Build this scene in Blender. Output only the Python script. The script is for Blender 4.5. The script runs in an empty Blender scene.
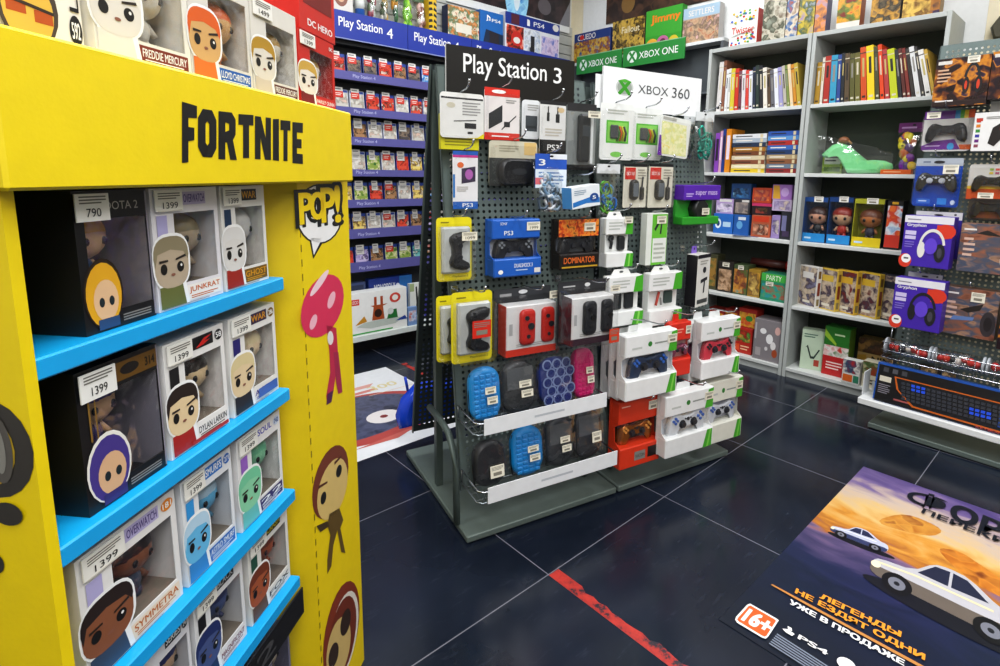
# Toy-and-video-game shop corner: yellow cardboard display of boxed vinyl figures (left),
# twin pegboard stands of console accessories (middle), bookcases and a headset stand (right).
import bpy, math, random
from mathutils import Matrix, Vector
rnd = random.Random(7)
SC = bpy.context.scene
COL = SC.collection
T = 0.6                                     # floor tile size in metres

# ------------------------------------------------------------------ camera survey (1000 x 666 frame)
F, CX, CY = 554.212, 530.149, 262.653
YAW, PIT, ROL = math.radians(46.88514), math.radians(9.12387), math.radians(0.96169)
CAM = Vector((-1.751*T, -1.702*T, 1.938*T))
_f = Vector((math.cos(YAW)*math.cos(PIT), math.sin(YAW)*math.cos(PIT), -math.sin(PIT)))
_r0 = Vector((math.sin(YAW), -math.cos(YAW), 0)); _u0 = _r0.cross(_f)
_r = _r0*math.cos(ROL)+_u0*math.sin(ROL); _u = -_r0*math.sin(ROL)+_u0*math.cos(ROL)

class Frame:
    """a vertical reference plane of the shop: x to the right, y into it, z up"""
    def __init__(s, ox, oy, deg, oz=0):
        s.M = Matrix.Translation((ox, oy, oz)) @ Matrix.Rotation(math.radians(deg), 4, 'Z')
        s.I = s.M.inverted()
        s.deg = deg
    def hit(s, px, py, y=0.0):
        d = _r*((px-CX)/F) - _u*((py-CY)/F) + _f
        o = s.I @ CAM; d = s.I.to_3x3() @ d
        t = (y-o.y)/d.y
        return o.x+t*d.x, o.z+t*d.z
    def floor(s, px, py, z=0.0):
        d = _r*((px-CX)/F) - _u*((py-CY)/F) + _f
        t = (z-CAM.z)/d.z
        p = s.I @ (CAM+d*t)
        return p.x, p.y
    def rect(s, x0, y0, x1, y1, y=0.0):
        xm, ym = (x0+x1)/2, (y0+y1)/2
        a = s.hit(x0, ym, y)[0]; b = s.hit(x1, ym, y)[0]
        t = s.hit(xm, y0, y)[1]; o = s.hit(xm, y1, y)[1]
        return a, b, o, t
    def at(s, x, y, z, rz=0, rx=0, ry=0):
        return s.M @ Matrix.Translation((x, y, z)) @ Matrix.Rotation(math.radians(rz), 4, 'Z') @ Matrix.Rotation(math.radians(rx), 4, 'X') @ Matrix.Rotation(math.radians(ry), 4, 'Y')

WORLD = Frame(0, 0, 0)
DISP = Frame(-0.4186*0.6527, 0.4186*0.7576, 40.7492)     # yellow cardboard display
PEG = Frame(-0.101, 0.262, -13.2)                         # twin pegboard stands
CASE = Frame(2.2, 0.25, -90)                              # bookcases
GAME = Frame(0, 2.2, 0)                                   # wall of game cases
XBX = Frame(2.4, 2.2, -90)                                # unit in the far corner
RACK = Frame(1.813, -0.316, -92.4)                        # headset stand on the right

# ------------------------------------------------------------------ materials
_mats = {}
def lin(h):
    h = h.lstrip('#')
    if len(h) == 3: h = ''.join(c*2 for c in h)
    o = []
    for i in (0, 2, 4):
        c = int(h[i:i+2], 16)/255
        o.append(c/12.92 if c <= .04045 else ((c+.055)/1.055)**2.4)
    return tuple(o)+(1,)
def newmat(name):
    m = bpy.data.materials.new(name); m.use_nodes = True
    nt = m.node_tree; nt.nodes.clear()
    out = nt.nodes.new('ShaderNodeOutputMaterial')
    return m, nt, out
def C(hexc, rough=.45, metal=0.0, var=.12, bump=0):
    """plain coloured surface with a faint procedural mottling"""
    key = (hexc, rough, metal, bump)
    if key in _mats: return _mats[key]
    m, nt, out = newmat('paint_'+hexc.lstrip('#'))
    b = nt.nodes.new('ShaderNodeBsdfPrincipled')
    n = nt.nodes.new('ShaderNodeTexNoise'); n.inputs['Scale'].default_value = 35; n.inputs['Detail'].default_value = 2
    tc = nt.nodes.new('ShaderNodeTexCoord')
    mx = nt.nodes.new('ShaderNodeMix'); mx.data_type = 'RGBA'
    c = lin(hexc)
    mx.inputs[6].default_value = c; mx.inputs[7].default_value = tuple(v*(1-var) for v in c[:3])+(1,)
    nt.links.new(tc.outputs['Object'], n.inputs['Vector'])
    nt.links.new(n.outputs['Fac'], mx.inputs[0]); nt.links.new(mx.outputs[2], b.inputs['Base Color'])
    b.inputs['Roughness'].default_value = rough; b.inputs['Metallic'].default_value = metal
    if bump:
        bp = nt.nodes.new('ShaderNodeBump'); bp.inputs['Strength'].default_value = bump; bp.inputs['Distance'].default_value = .002
        n2 = nt.nodes.new('ShaderNodeTexNoise'); n2.inputs['Scale'].default_value = 180
        nt.links.new(tc.outputs['Object'], n2.inputs['Vector']); nt.links.new(n2.outputs['Fac'], bp.inputs['Height']); nt.links.new(bp.outputs['Normal'], b.inputs['Normal'])
    nt.links.new(b.outputs[0], out.inputs[0])
    _mats[key] = m
    return m
def ART(cols, scale=14, rough=.3, stretch=(1, 1, 1), detail=3):
    """printed picture: a painterly mix of the given colours"""
    key = ('art', tuple(cols), scale, stretch, rough)
    if key in _mats: return _mats[key]
    m, nt, out = newmat('printed_picture')
    b = nt.nodes.new('ShaderNodeBsdfPrincipled'); b.inputs['Roughness'].default_value = rough
    tc = nt.nodes.new('ShaderNodeTexCoord'); oi = nt.nodes.new('ShaderNodeObjectInfo')
    ml = nt.nodes.new('ShaderNodeMath'); ml.operation = 'MULTIPLY'; ml.inputs[1].default_value = 37
    ad = nt.nodes.new('ShaderNodeVectorMath'); ad.operation = 'ADD'
    sc = nt.nodes.new('ShaderNodeVectorMath'); sc.operation = 'MULTIPLY'; sc.inputs[1].default_value = stretch
    n = nt.nodes.new('ShaderNodeTexNoise'); n.inputs['Scale'].default_value = scale*1.2; n.inputs['Detail'].default_value = detail
    n.inputs['Distortion'].default_value = .25
    vo = nt.nodes.new('ShaderNodeTexVoronoi'); vo.inputs['Scale'].default_value = scale*2.4; vo.feature = 'SMOOTH_F1'; vo.inputs['Smoothness'].default_value = .35
    sr = nt.nodes.new('ShaderNodeSeparateColor'); nt.links.new(vo.outputs['Color'], sr.inputs[0])
    mxv = nt.nodes.new('ShaderNodeMath'); mxv.operation = 'MULTIPLY_ADD'; mxv.inputs[1].default_value = .72
    hv = nt.nodes.new('ShaderNodeMath'); hv.operation = 'MULTIPLY'; hv.inputs[1].default_value = .28; nt.links.new(sr.outputs[0], hv.inputs[0])
    r = nt.nodes.new('ShaderNodeValToRGB')
    k = len(cols)
    while len(r.color_ramp.elements) < k: r.color_ramp.elements.new(.5)
    for i, h in enumerate(cols):
        e = r.color_ramp.elements[i]; e.position = .28+.44*i/max(1, k-1); e.color = lin(h)
    L = nt.links.new
    L(oi.outputs['Random'], ml.inputs[0]); L(tc.outputs['Object'], sc.inputs[0]); L(sc.outputs[0], ad.inputs[0]); L(ml.outputs[0], ad.inputs[1])
    L(ad.outputs[0], n.inputs['Vector']); L(ad.outputs[0], vo.inputs['Vector']); L(n.outputs['Fac'], mxv.inputs[0]); L(hv.outputs[0], mxv.inputs[2]); L(mxv.outputs[0], r.inputs[0]); L(r.outputs[0], b.inputs['Base Color']); L(b.outputs[0], out.inputs[0])
    _mats[key] = m
    return m
def FILM(tint='#ffffff', lo=.05, hi=.35, rough=.12):
    """clear packaging plastic"""
    key = ('film', tint, lo, hi)
    if key in _mats: return _mats[key]
    m, nt, out = newmat('clear_plastic')
    t = nt.nodes.new('ShaderNodeBsdfTransparent'); t.inputs[0].default_value = lin(tint)
    g = nt.nodes.new('ShaderNodeBsdfGlossy'); g.inputs['Roughness'].default_value = rough
    lw = nt.nodes.new('ShaderNodeLayerWeight'); lw.inputs[0].default_value = .35
    mr = nt.nodes.new('ShaderNodeMapRange'); mr.inputs[3].default_value = lo; mr.inputs[4].default_value = hi
    n = nt.nodes.new('ShaderNodeTexNoise'); n.inputs['Scale'].default_value = 25
    bp = nt.nodes.new('ShaderNodeBump'); bp.inputs['Strength'].default_value = .5; bp.inputs['Distance'].default_value = .006
    tc = nt.nodes.new('ShaderNodeTexCoord')
    mx = nt.nodes.new('ShaderNodeMixShader'); L = nt.links.new
    L(tc.outputs['Object'], n.inputs['Vector']); L(n.outputs['Fac'], bp.inputs['Height']); L(bp.outputs[0], g.inputs['Normal'])
    L(lw.outputs['Facing'], mr.inputs[0]); L(mr.outputs[0], mx.inputs[0]); L(t.outputs[0], mx.inputs[1]); L(g.outputs[0], mx.inputs[2]); L(mx.outputs[0], out.inputs[0])
    _mats[key] = m
    return m
def mt(x, rough=.4):
    return C(x, rough) if isinstance(x, str) else x

# ------------------------------------------------------------------ mesh builder
_txt = {}
def text_mesh(s, bold):
    key = (s, bold)
    if key in _txt: return _txt[key]
    if bold > .004:                                  # heavier strokes: the same letters overlaid a little apart
        vs, fs = text_mesh(s, 0); n = max(1, len(s)); V = []; G = []
        for k, (dx, dy) in enumerate(((-1, .6), (1, .6), (-1, -.6), (1, -.6), (0, 0))):
            o = len(V); V += [(v[0]+dx*bold*1.5/n, v[1]+dy*bold, k*2.2e-5) for v in vs]; G += [tuple(i+o for i in f) for f in fs]
        _txt[key] = (V, G)
        return _txt[key]
    cu = bpy.data.curves.new('lettering', 'FONT'); cu.body = s; cu.size = 1; cu.resolution_u = 3; cu.offset = 0
    cu.fill_mode = 'FRONT'
    ob = bpy.data.objects.new('lettering', cu); COL.objects.link(ob)
    dg = bpy.context.evaluated_depsgraph_get()
    me = bpy.data.meshes.new_from_object(ob.evaluated_get(dg))
    vs = [(v.co.x, v.co.y) for v in me.vertices]; fs = [tuple(p.vertices) for p in me.polygons]
    bpy.data.objects.remove(ob); bpy.data.curves.remove(cu); bpy.data.meshes.remove(me)
    if vs:
        x0 = min(v[0] for v in vs); x1 = max(v[0] for v in vs); y0 = min(v[1] for v in vs); y1 = max(v[1] for v in vs)
        vs = [((a-x0)/max(1e-6, x1-x0), (b-y0)/max(1e-6, y1-y0), 0) for a, b in vs]
    _txt[key] = (vs, fs)
    return _txt[key]

class MB:
    def __init__(s, fn=None): s.v = []; s.f = []; s.m = []; s.sm = []; s.mats = []; s.fn = fn
    def mi(s, mat):
        mat = mt(mat)
        if mat not in s.mats: s.mats.append(mat)
        return s.mats.index(mat)
    def add(s, vs, fs, mat, smooth=False):
        o = len(s.v); k = s.mi(mat)
        s.v += [s.fn(*p) if s.fn else tuple(p) for p in vs]
        for f in fs:
            s.f.append(tuple(o+i for i in f)); s.m.append(k); s.sm.append(smooth)
        return s
    def box(s, x0, x1, y0, y1, z0, z1, mat, front=None, side=None, top=None):
        vs = [(x0, y0, z0), (x1, y0, z0), (x1, y1, z0), (x0, y1, z0), (x0, y0, z1), (x1, y0, z1), (x1, y1, z1), (x0, y1, z1)]
        s.add(vs, [(0, 3, 2, 1), (2, 3, 7, 6)], mat)
        s.add(vs, [(0, 1, 5, 4)], front or mat); s.add(vs, [(1, 2, 6, 5), (3, 0, 4, 7)], side or mat); s.add(vs, [(4, 5, 6, 7)], top or mat)
        return s
    def rbox(s, x0, x1, y0, y1, z0, z1, mat, b=.003):
        """box with bevelled edges"""
        b = min(b, (x1-x0)*.45, (y1-y0)*.45, (z1-z0)*.45)
        def ring(z, i): return [(x0+i+b*0, y0+b+i*0, z), (x0+b, y0+i, z), (x1-b, y0+i, z), (x1-i, y0+b, z), (x1-i, y1-b, z), (x1-b, y1-i, z), (x0+b, y1-i, z), (x0+i, y1-b, z)]
        def ins(z): return [(x0+b, y0+b, z), (x0+b, y0+b, z), (x1-b, y0+b, z), (x1-b, y0+b, z), (x1-b, y1-b, z), (x1-b, y1-b, z), (x0+b, y1-b, z), (x0+b, y1-b, z)]
        vs = ins(z0)+ring(z0+b, 0)+ring(z1-b, 0)+ins(z1)
        fs = []
        for r in range(3):
            for i in range(8): fs.append((r*8+i, r*8+(i+1) % 8, r*8+8+(i+1) % 8, r*8+8+i))
        fs += [(7, 6, 5, 4, 3, 2, 1, 0), tuple(range(24, 32))]
        return s.add(vs, fs, mat)
    def prism(s, pts, y0, y1, mat, side=None, back=True):
        """pts: outline in x,z; extruded from y0 (front) to y1"""
        n = len(pts)
        vs = [(x, y0, z) for x, z in pts]+[(x, y1, z) for x, z in pts]
        s.add(vs, [tuple(range(n))]+([tuple(range(2*n-1, n-1, -1))] if back else []), mat)
        return s.add(vs, [(i, n+i, n+(i+1) % n, (i+1) % n) for i in range(n)], side or mat)
    def pillow(s, pts, y0, y1, mat, k=.86, smooth=True):
        """outline with rounded front: front loop shrunk by k"""
        n = len(pts); cx = sum(p[0] for p in pts)/n; cz = sum(p[1] for p in pts)/n
        L = [(y1, .97), (y1-(y1-y0)*.25, 1), (y0+(y1-y0)*.4, 1), (y0+(y1-y0)*.12, (1+k)/2), (y0, k*.93)]
        vs = []
        for y, q in L: vs += [(cx+(x-cx)*q, y, cz+(z-cz)*q) for x, z in pts]
        fs = [(r*n+i, r*n+(i+1) % n, (r+1)*n+(i+1) % n, (r+1)*n+i) for r in range(4) for i in range(n)]
        s.add(vs, fs, mat, smooth)
        return s.add(vs, [tuple(range(4*n, 5*n)), tuple(range(n-1, -1, -1))], mat, False)
    def flat(s, pts, y, mat): return s.add([(x, y, z) for x, z in pts], [tuple(range(len(pts)))], mat)
    def tube(s, path, r, mat, seg=6, closed=False):
        P = [Vector(p) for p in path]; n = len(P); vs = []; fs = []
        for i, p in enumerate(P):
            if closed: d = (P[(i+1) % n]-P[i-1])
            else: d = (P[min(n-1, i+1)]-P[max(0, i-1)])
            d.normalize()
            a = d.cross(Vector((0, 0, 1)) if abs(d.z) < .9 else Vector((1, 0, 0))).normalized(); b = d.cross(a)
            for k in range(seg):
                t = 2*math.pi*k/seg; vs.append(tuple(p+a*r*math.cos(t)+b*r*math.sin(t)))
        for i in range(n if closed else n-1):
            j = (i+1) % n
            for k in range(seg): fs.append((i*seg+k, i*seg+(k+1) % seg, j*seg+(k+1) % seg, j*seg+k))
        if not closed: fs += [tuple(range(seg-1, -1, -1)), tuple(range((n-1)*seg, n*seg))]
        return s.add(vs, fs, mat, True)
    def ell(s, cx, cy, cz, rx, ry, rz, mat, seg=14, rings=9, z0=-1, z1=1):
        vs = []; fs = []
        for i in range(rings+1):
            t = math.asin(max(-1, min(1, z0+(z1-z0)*(1-math.cos(math.pi*i/rings))/2)))
            for k in range(seg):
                a = 2*math.pi*k/seg; vs.append((cx+rx*math.cos(t)*math.cos(a), cy+ry*math.cos(t)*math.sin(a), cz+rz*math.sin(t)))
        for i in range(rings):
            for k in range(seg): fs.append((i*seg+k, i*seg+(k+1) % seg, (i+1)*seg+(k+1) % seg, (i+1)*seg+k))
        fs += [tuple(range(seg-1, -1, -1)), tuple(range(rings*seg, rings*seg+seg))]
        return s.add(vs, fs, mat, True)
    def disc(s, cx, cz, r, y0, y1, mat, seg=14, rz=None):
        return s.prism([(cx+r*math.cos(2*math.pi*k/seg), cz+(rz or r)*math.sin(2*math.pi*k/seg)) for k in range(seg)], y0, y1, mat)
    def text(s, t, x0, x1, z0, z1, y, mat, bold=0.0, shear=0, rot=False):
        vs, fs = text_mesh(t, bold)
        if rot: P = [(x0+(x1-x0)*(1-b), y-c, z0+(z1-z0)*a) for a, b, c in vs]
        else: P = [(x0+(x1-x0)*a+shear*b*(z1-z0), y-c, z0+(z1-z0)*b) for a, b, c in vs]
        return s.add(P, fs, mat)
    def draw(s, items, x0, x1, z0, z1, y):
        """prints on a front face, in fractions of the rectangle; later ones lie on earlier ones"""
        w, h = x1-x0, z1-z0; X = lambda a: x0+a*w; Z = lambda b: z0+b*h
        for i, it in enumerate(items):
            yy = y-.0004-.00012*i; k = it[0]
            if k == 'r': s.flat([(X(it[1]), Z(it[2])), (X(it[3]), Z(it[2])), (X(it[3]), Z(it[4])), (X(it[1]), Z(it[4]))], yy, it[5])
            elif k == 'e': s.flat([(X(it[1]+it[3]*math.cos(t*math.pi/10)), Z(it[2]+it[4]*math.sin(t*math.pi/10))) for t in range(20)], yy, it[5])
            elif k == 's':   # rounded-square blob
                q_ = lambda v: math.copysign(abs(v)**.72, v)
                s.flat([(X(it[1]+it[3]*q_(math.cos(t*math.pi/12))), Z(it[2]+it[4]*q_(math.sin(t*math.pi/12)))) for t in range(24)], yy, it[5])
            elif k == 'p': s.flat([(X(a), Z(b)) for a, b in it[1]], yy, it[2])
            elif k == 't': s.text(it[1], X(it[2]), X(it[4]), Z(it[3]), Z(it[5]), yy, it[6], it[7] if len(it) > 7 else .01, it[8] if len(it) > 8 else 0)
            elif k == 'v': s.text(it[1], X(it[2]), X(it[4]), Z(it[3]), Z(it[5]), yy, it[6], .02, rot=True)
            elif k == 'l':   # rows of fine print
                n = it[6]
                for q in range(n):
                    za = it[2]+(it[4]-it[2])*(q+.25)/n; zb = it[2]+(it[4]-it[2])*(q+.7)/n; xe = it[3]-(it[3]-it[1])*(.0 if q % 3 else .18)
                    s.flat([(X(it[1]), Z(za)), (X(xe), Z(za)), (X(xe), Z(zb)), (X(it[1]), Z(zb))], yy, it[5])
        return s
    def build(s, name, parent=None, M=None, weld=False):
        me = bpy.data.meshes.new(name)
        me.from_pydata(s.v, [], s.f)
        for m in s.mats: me.materials.append(m)
        me.polygons.foreach_set('material_index', s.m); me.polygons.foreach_set('use_smooth', s.sm); me.update()
        o = bpy.data.objects.new(name, me); COL.objects.link(o)
        if parent: o.parent = parent
        if M is not None: o.matrix_local = M
        return o

def rrect(x0, x1, z0, z1, r, n=4):
    P = []
    for cx, cz, a0 in ((x1-r, z0+r, -90), (x1-r, z1-r, 0), (x0+r, z1-r, 90), (x0+r, z0+r, 180)):
        for k in range(n+1):
            a = math.radians(a0+90*k/n); P.append((cx+r*math.cos(a), cz+r*math.sin(a)))
    return P

def tag(o, label, cat, group=None, kind=None):
    o['label'] = label; o['category'] = cat
    if group: o['group'] = group
    if kind: o['kind'] = kind
    return o
def thing(name, label, cat, M, group=None):
    o = bpy.data.objects.new(name, None); COL.objects.link(o); o.empty_display_size = .05
    o.matrix_world = M
    return tag(o, label, cat, group)
def struct(name, mb, M=None):
    o = mb.build(name, None, M); o['kind'] = 'structure'
    return o
def part(name, mb, parent, label=None):
    o = mb.build(name, parent)
    if label: o['label'] = label
    return o
ORD = 'zeroth first second third fourth fifth sixth seventh eighth ninth tenth eleventh twelfth thirteenth fourteenth fifteenth sixteenth seventeenth eighteenth nineteenth twentieth'.split()
ORD += ['twenty-'+w for w in ORD[1:10]]
CHROME = C('#c9ccd0', .22, 1.0)
INK = '#151517'; WHITE = '#f4f4f2'; PEGM = C('#687572', .5, .3)

# ------------------------------------------------------------------ products
def gamepad(name, parent, cx, y, cz, w, body, stick='#1c1d20', deep=None, key=None, vertical=False):
    """two-grip game controller facing the shopper"""
    m = MB(); a = w/2; h = [(0, .30), (.22, .30), (.36, .36), (.55, .43), (.74, .40), (.9, .2), (.99, -.18), (1, -.48), (.9, -.66), (.77, -.64), (.63, -.38), (.5, -.17), (.34, -.13), (.2, -.17), (0, -.17)]
    pts = [(x, z) for x, z in h]+[(-x, z) for x, z in h[-2:0:-1]]
    def tr(x, z): return (cx+(-z if vertical else x)*a, cz+(x if vertical else z)*a)
    d = deep or w*.22
    m.pillow([tr(x, z) for x, z in pts], y-d, y, body, .84)
    def dsc(x, z, r, o, mat):
        q = tr(x, z); m.disc(q[0], q[1], r*a, y-d-o*a, y-d*.6, mat, 10)
    dsc(-.3, -.03, .17, .02, stick); dsc(-.3, -.03, .11, .12, stick); dsc(.3, -.03, .17, .02, stick); dsc(.3, -.03, .11, .12, stick)
    for x, z in ((.66, .28), (.66, .02), (.53, .15), (.79, .15)): dsc(x, z, .06, .05, key or stick)
    for x, z in ((-.66, .25), (-.66, .05), (-.56, .15), (-.76, .15)): dsc(x, z, .055, .04, key or stick)
    dsc(0, .14, .07, .03, stick); dsc(-.14, .16, .035, .03, stick); dsc(.14, .16, .035, .03, stick)
    return m.build(name, parent)
def sticker(parent, x0, x1, z0, z1, y, price=None, colr='#efe9d6', name='price_sticker'):
    m = MB(); m.box(x0, x1, y-.0012, y, z0, z1, colr)
    its = [('l', .08, .6, .92, .92, '#8b8880', 3)]
    its.append(('t', price, .22, .15, .85, .5, INK, .0) if price else ('r', .2, .18, .8, .45, '#8a8578'))
    m.draw(its, x0, x1, z0, z1, y-.0012)
    return m.build(name, parent)
def tabpts(w, h, t, tw):
    return [(-w/2, 0), (w/2, 0), (w/2, h), (tw/2, h), (tw/2*.85, h+t), (-tw/2*.85, h+t), (-tw/2, h), (-w/2, h)]

def carton(name, label, cat, M, w, h, d, col, prints=(), group=None, sidecol=None, price=None, tab=False, topcol=None):
    """closed printed box, base centre at the origin, front at y=-d"""
    m = MB(); m.rbox(-w/2, w/2, -d, 0, 0, h, col, .0012)
    if sidecol: m.add([(-w/2-.0004, -d+.001, .001), (-w/2-.0004, -.001, .001), (-w/2-.0004, -.001, h-.001), (-w/2-.0004, -d+.001, h-.001)], [(0, 1, 2, 3)], sidecol); m.add([(w/2+.0004, -d+.001, .001), (w/2+.0004, -.001, .001), (w/2+.0004, -.001, h-.001), (w/2+.0004, -d+.001, h-.001)], [(0, 1, 2, 3)], sidecol)
    m.draw(prints, -w/2, w/2, 0, h, -d)
    if price is None and not tab:
        return tag(m.build(name, None, M), label, cat, group)
    r = thing(name, label, cat, M, group)
    part('printed_carton', m, r)
    if tab:
        t = MB(); t.prism([(-w*.2, h-.002), (w*.2, h-.002), (w*.17, h+.028), (-w*.17, h+.028)], -.003, -.001, topcol or col); t.draw([('e', .5, .62, .12, .18, INK)], -w*.18, w*.18, h, h+.028, -.003); part('hang_tab', t, r)
    if price: sticker(r, -w/2+w*price[0], -w/2+w*price[2], h*price[1], h*price[3], -d-.002, price[4] if len(price) > 4 else None)
    return r
def notched(name, label, cat, M, w, h, d, col, win, pad, prints=(), group=None, inner=None, price=None, tabcol=None, stick='#2b2d33', key=None, band=None, padw=.84, lo=.32, hi=.66):
    """controller carton with a cut-away middle that shows the controller"""
    r = thing(name, label, cat, M, group)
    m = MB(); e = .002
    m.box(-w/2, w/2, -.012, 0, 0, h, col)                              # back wall
    m.flat([(-w/2+e, h*lo), (w/2-e, h*lo), (w/2-e, h*hi), (-w/2+e, h*hi)], -.0125, inner or '#d9dade')
    m.rbox(-w/2, w/2, -d, -.011, 0, h*lo, col, .004)                    # lower tray
    m.rbox(-w/2, w/2, -d*.82, -.011, h*hi, h, col, .004)               # upper hood
    for sx in (-1, 1):                                                  # cut-away cheeks
        x = sx*(w/2-.0015)
        pts = [(-.011, h*lo-.002), (-d*.96, h*lo-.002), (-d*.5, h*(lo+.07)), (-d*.45, h*(hi-.06)), (-d*.79, h*hi+.002), (-.011, h*hi+.002)]
        vs = [(x-.001, y, z) for y, z in pts]+[(x+.001, y, z) for y, z in pts]
        m.add(vs, [(0, 1, 2, 3, 4, 5), (11, 10, 9, 8, 7, 6)]+[(i, 6+i, 6+(i+1) % 6, (i+1) % 6) for i in range(6)], col)
    lowp = [p for p in prints if p[0] == 'L']; hip = [p for p in prints if p[0] == 'H']
    m.draw([p[1] for p in lowp], -w/2, w/2, 0, h*lo, -d); m.draw([p[1] for p in hip], -w/2, w/2, h*hi, h, -d*.82)
    part('carton', m, r)
    f = MB(); f.flat([(-w/2+.003, h*lo), (w/2-.003, h*lo), (w/2-.003, h*hi), (-w/2+.003, h*hi)], -d*.62, FILM()); part('clear_window', f, r)
    gamepad('controller', r, 0, -.016, h*(lo+hi)/2-h*.0, w*padw, pad, stick, d*.42, key)
    if tabcol:
        t = MB(); t.prism(tabpts(w*.5, 0, .025, w*.3), -.004, -.002, tabcol); t.v = [(x, y, z+h) for x, y, z in t.v]; part('hang_tab', t, r)
    if price: sticker(r, -w/2+w*price[0], -w/2+w*price[2], h*price[1], h*price[3], -d*.82-.002, price[4] if len(price) > 4 else None)
    return r
def blister(name, label, cat, M, w, h, d, card, prints=(), pad=None, group=None, price=None, rad=.012, film=None, inner=None, extra=None):
    """backing card under a clear moulded shell"""
    r = thing(name, label, cat, M, group)
    m = MB(); m.prism(rrect(-w/2, w/2, 0, h, rad), -.003, 0, card); m.draw(prints, -w/2, w/2, 0, h, -.003); part('backing_card', m, r)
    if inner:
        q = MB(); q.rbox(-w/2+w*inner[0], -w/2+w*inner[2], -d*.4, -.0035, h*inner[1], h*inner[3], inner[4], .006); part('tray', q, r)
    if pad:
        gamepad('controller', r, (pad.get('x', 0))*w, -d*.42 if inner else -.005, h*pad.get('z', .5), pad['w']*w, pad['c'], pad.get('s', '#26272b'), d*.45, vertical=pad.get('v', False))
    if extra: extra(r, w, h, d)
    s = MB(); P = rrect(-w/2+.003, w/2-.003, .004, h*.9, rad); n = len(P)
    q = [(x*.95, h*.45+(z-h*.45)*.95) for x, z in P]
    s.add([(x, -.0035, z) for x, z in P]+[(x, -d, z) for x, z in q], [(i, n+i, n+(i+1) % n, (i+1) % n) for i in range(n)]+[tuple(range(n, 2*n))], film or FILM()); part('clear_shell', s, r)
    if price: sticker(r, -w/2+w*price[0], -w/2+w*price[2], h*price[1], h*price[3], -d-.001, price[4] if len(price) > 4 else None, price[5] if len(price) > 5 else '#efe9d6')
    return r
def baggie(name, label, cat, M, w, h, d, content, head=None, group=None, price=None, k=5, prints=(), straps=False, head_h=.18):
    """soft clear bag stapled under a card header, lumpy contents inside"""
    r = thing(name, label, cat, M, group); rr = random.Random(len(label)*7+int(w*1000))
    c = MB()
    if straps:
        for i in range(k*2):
            x0, z0 = rr.uniform(.25, .75), rr.uniform(.15, .6); c.tube([(-w/2+w*(x0+.16*math.cos(t*.7)*(1+.3*math.sin(t*1.7+i))), -d*.45+d*.2*math.sin(t+i), h*(z0+.12*math.sin(t*.7))) for t in range(9)], w*.045, content[i % len(content)], 6, True)
    for i in range(0 if straps else k*3):
        a, b = rr.uniform(.22, .78), rr.uniform(.14, .72)
        c.ell(-w/2+a*w, -d*.45, b*h, w*rr.uniform(.12, .2), d*.3, h*rr.uniform(.07, .13), content[i % len(content)], 10, 6)
    part('contents', c, r)
    n = 7; vs = []; fs = []
    for j in range(n+1):
        for i in range(n+1):
            u, v = i/n, j/n; e = math.sin(math.pi*u)*math.sin(math.pi*min(1, v*1.05)); x = -w/2+w*u+rr.uniform(-.002, .002)
            vs.append((x, -.002-d*e**.5*.95+rr.uniform(-.0025, .0025), h*.9*v))
    for j in range(n):
        for i in range(n): q = j*(n+1)+i; fs.append((q, q+1, q+n+2, q+n+1))
    f = MB(); f.add(vs, fs, FILM('#ffffff', .1, .5), True); part('clear_bag', f, r)
    hd = MB(); hz_ = h*(1-head_h); yh = -.004 if head_h < .3 else -d*.6; hd.prism([(-w/2, hz_), (w/2, hz_), (w/2, h), (-w/2, h)], yh, yh+.004, head or '#d9dcdd'); hd.draw(list(prints)+[('e', .5, .75 if head_h < .3 else .93, .06, .1 if head_h < .3 else .03, INK)], -w/2, w/2, hz_, h, yh); part('card_header', hd, r)
    if price: sticker(r, -w/2+w*price[0], -w/2+w*price[2], h*price[1], h*price[3], -d-.002)
    return r
def doll(name, parent, cx, y, cz, s, skin, hair, suit):
    """plain big-headed vinyl figure; s = overall height"""
    m = MB()
    m.ell(cx, y, cz+s*.66, s*.3, s*.24, s*.27, skin); m.ell(cx, y+s*.03, cz+s*.72, s*.32, s*.26, s*.25, hair, z0=-.1)
    m.ell(cx, y, cz+s*.27, s*.14, s*.1, s*.17, suit)
    for q in (-1, 1):
        m.ell(cx+q*s*.07, y, cz+s*.09, s*.065, s*.07, s*.1, suit); m.tube([(cx+q*s*.12, y, cz+s*.36), (cx+q*s*.2, y-s*.04, cz+s*.22)], s*.04, skin)
        m.ell(cx+q*s*.12, y-s*.215, cz+s*.62, s*.045, s*.02, s*.05, '#111', 8, 5)
    return m.build(name, parent)
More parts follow.
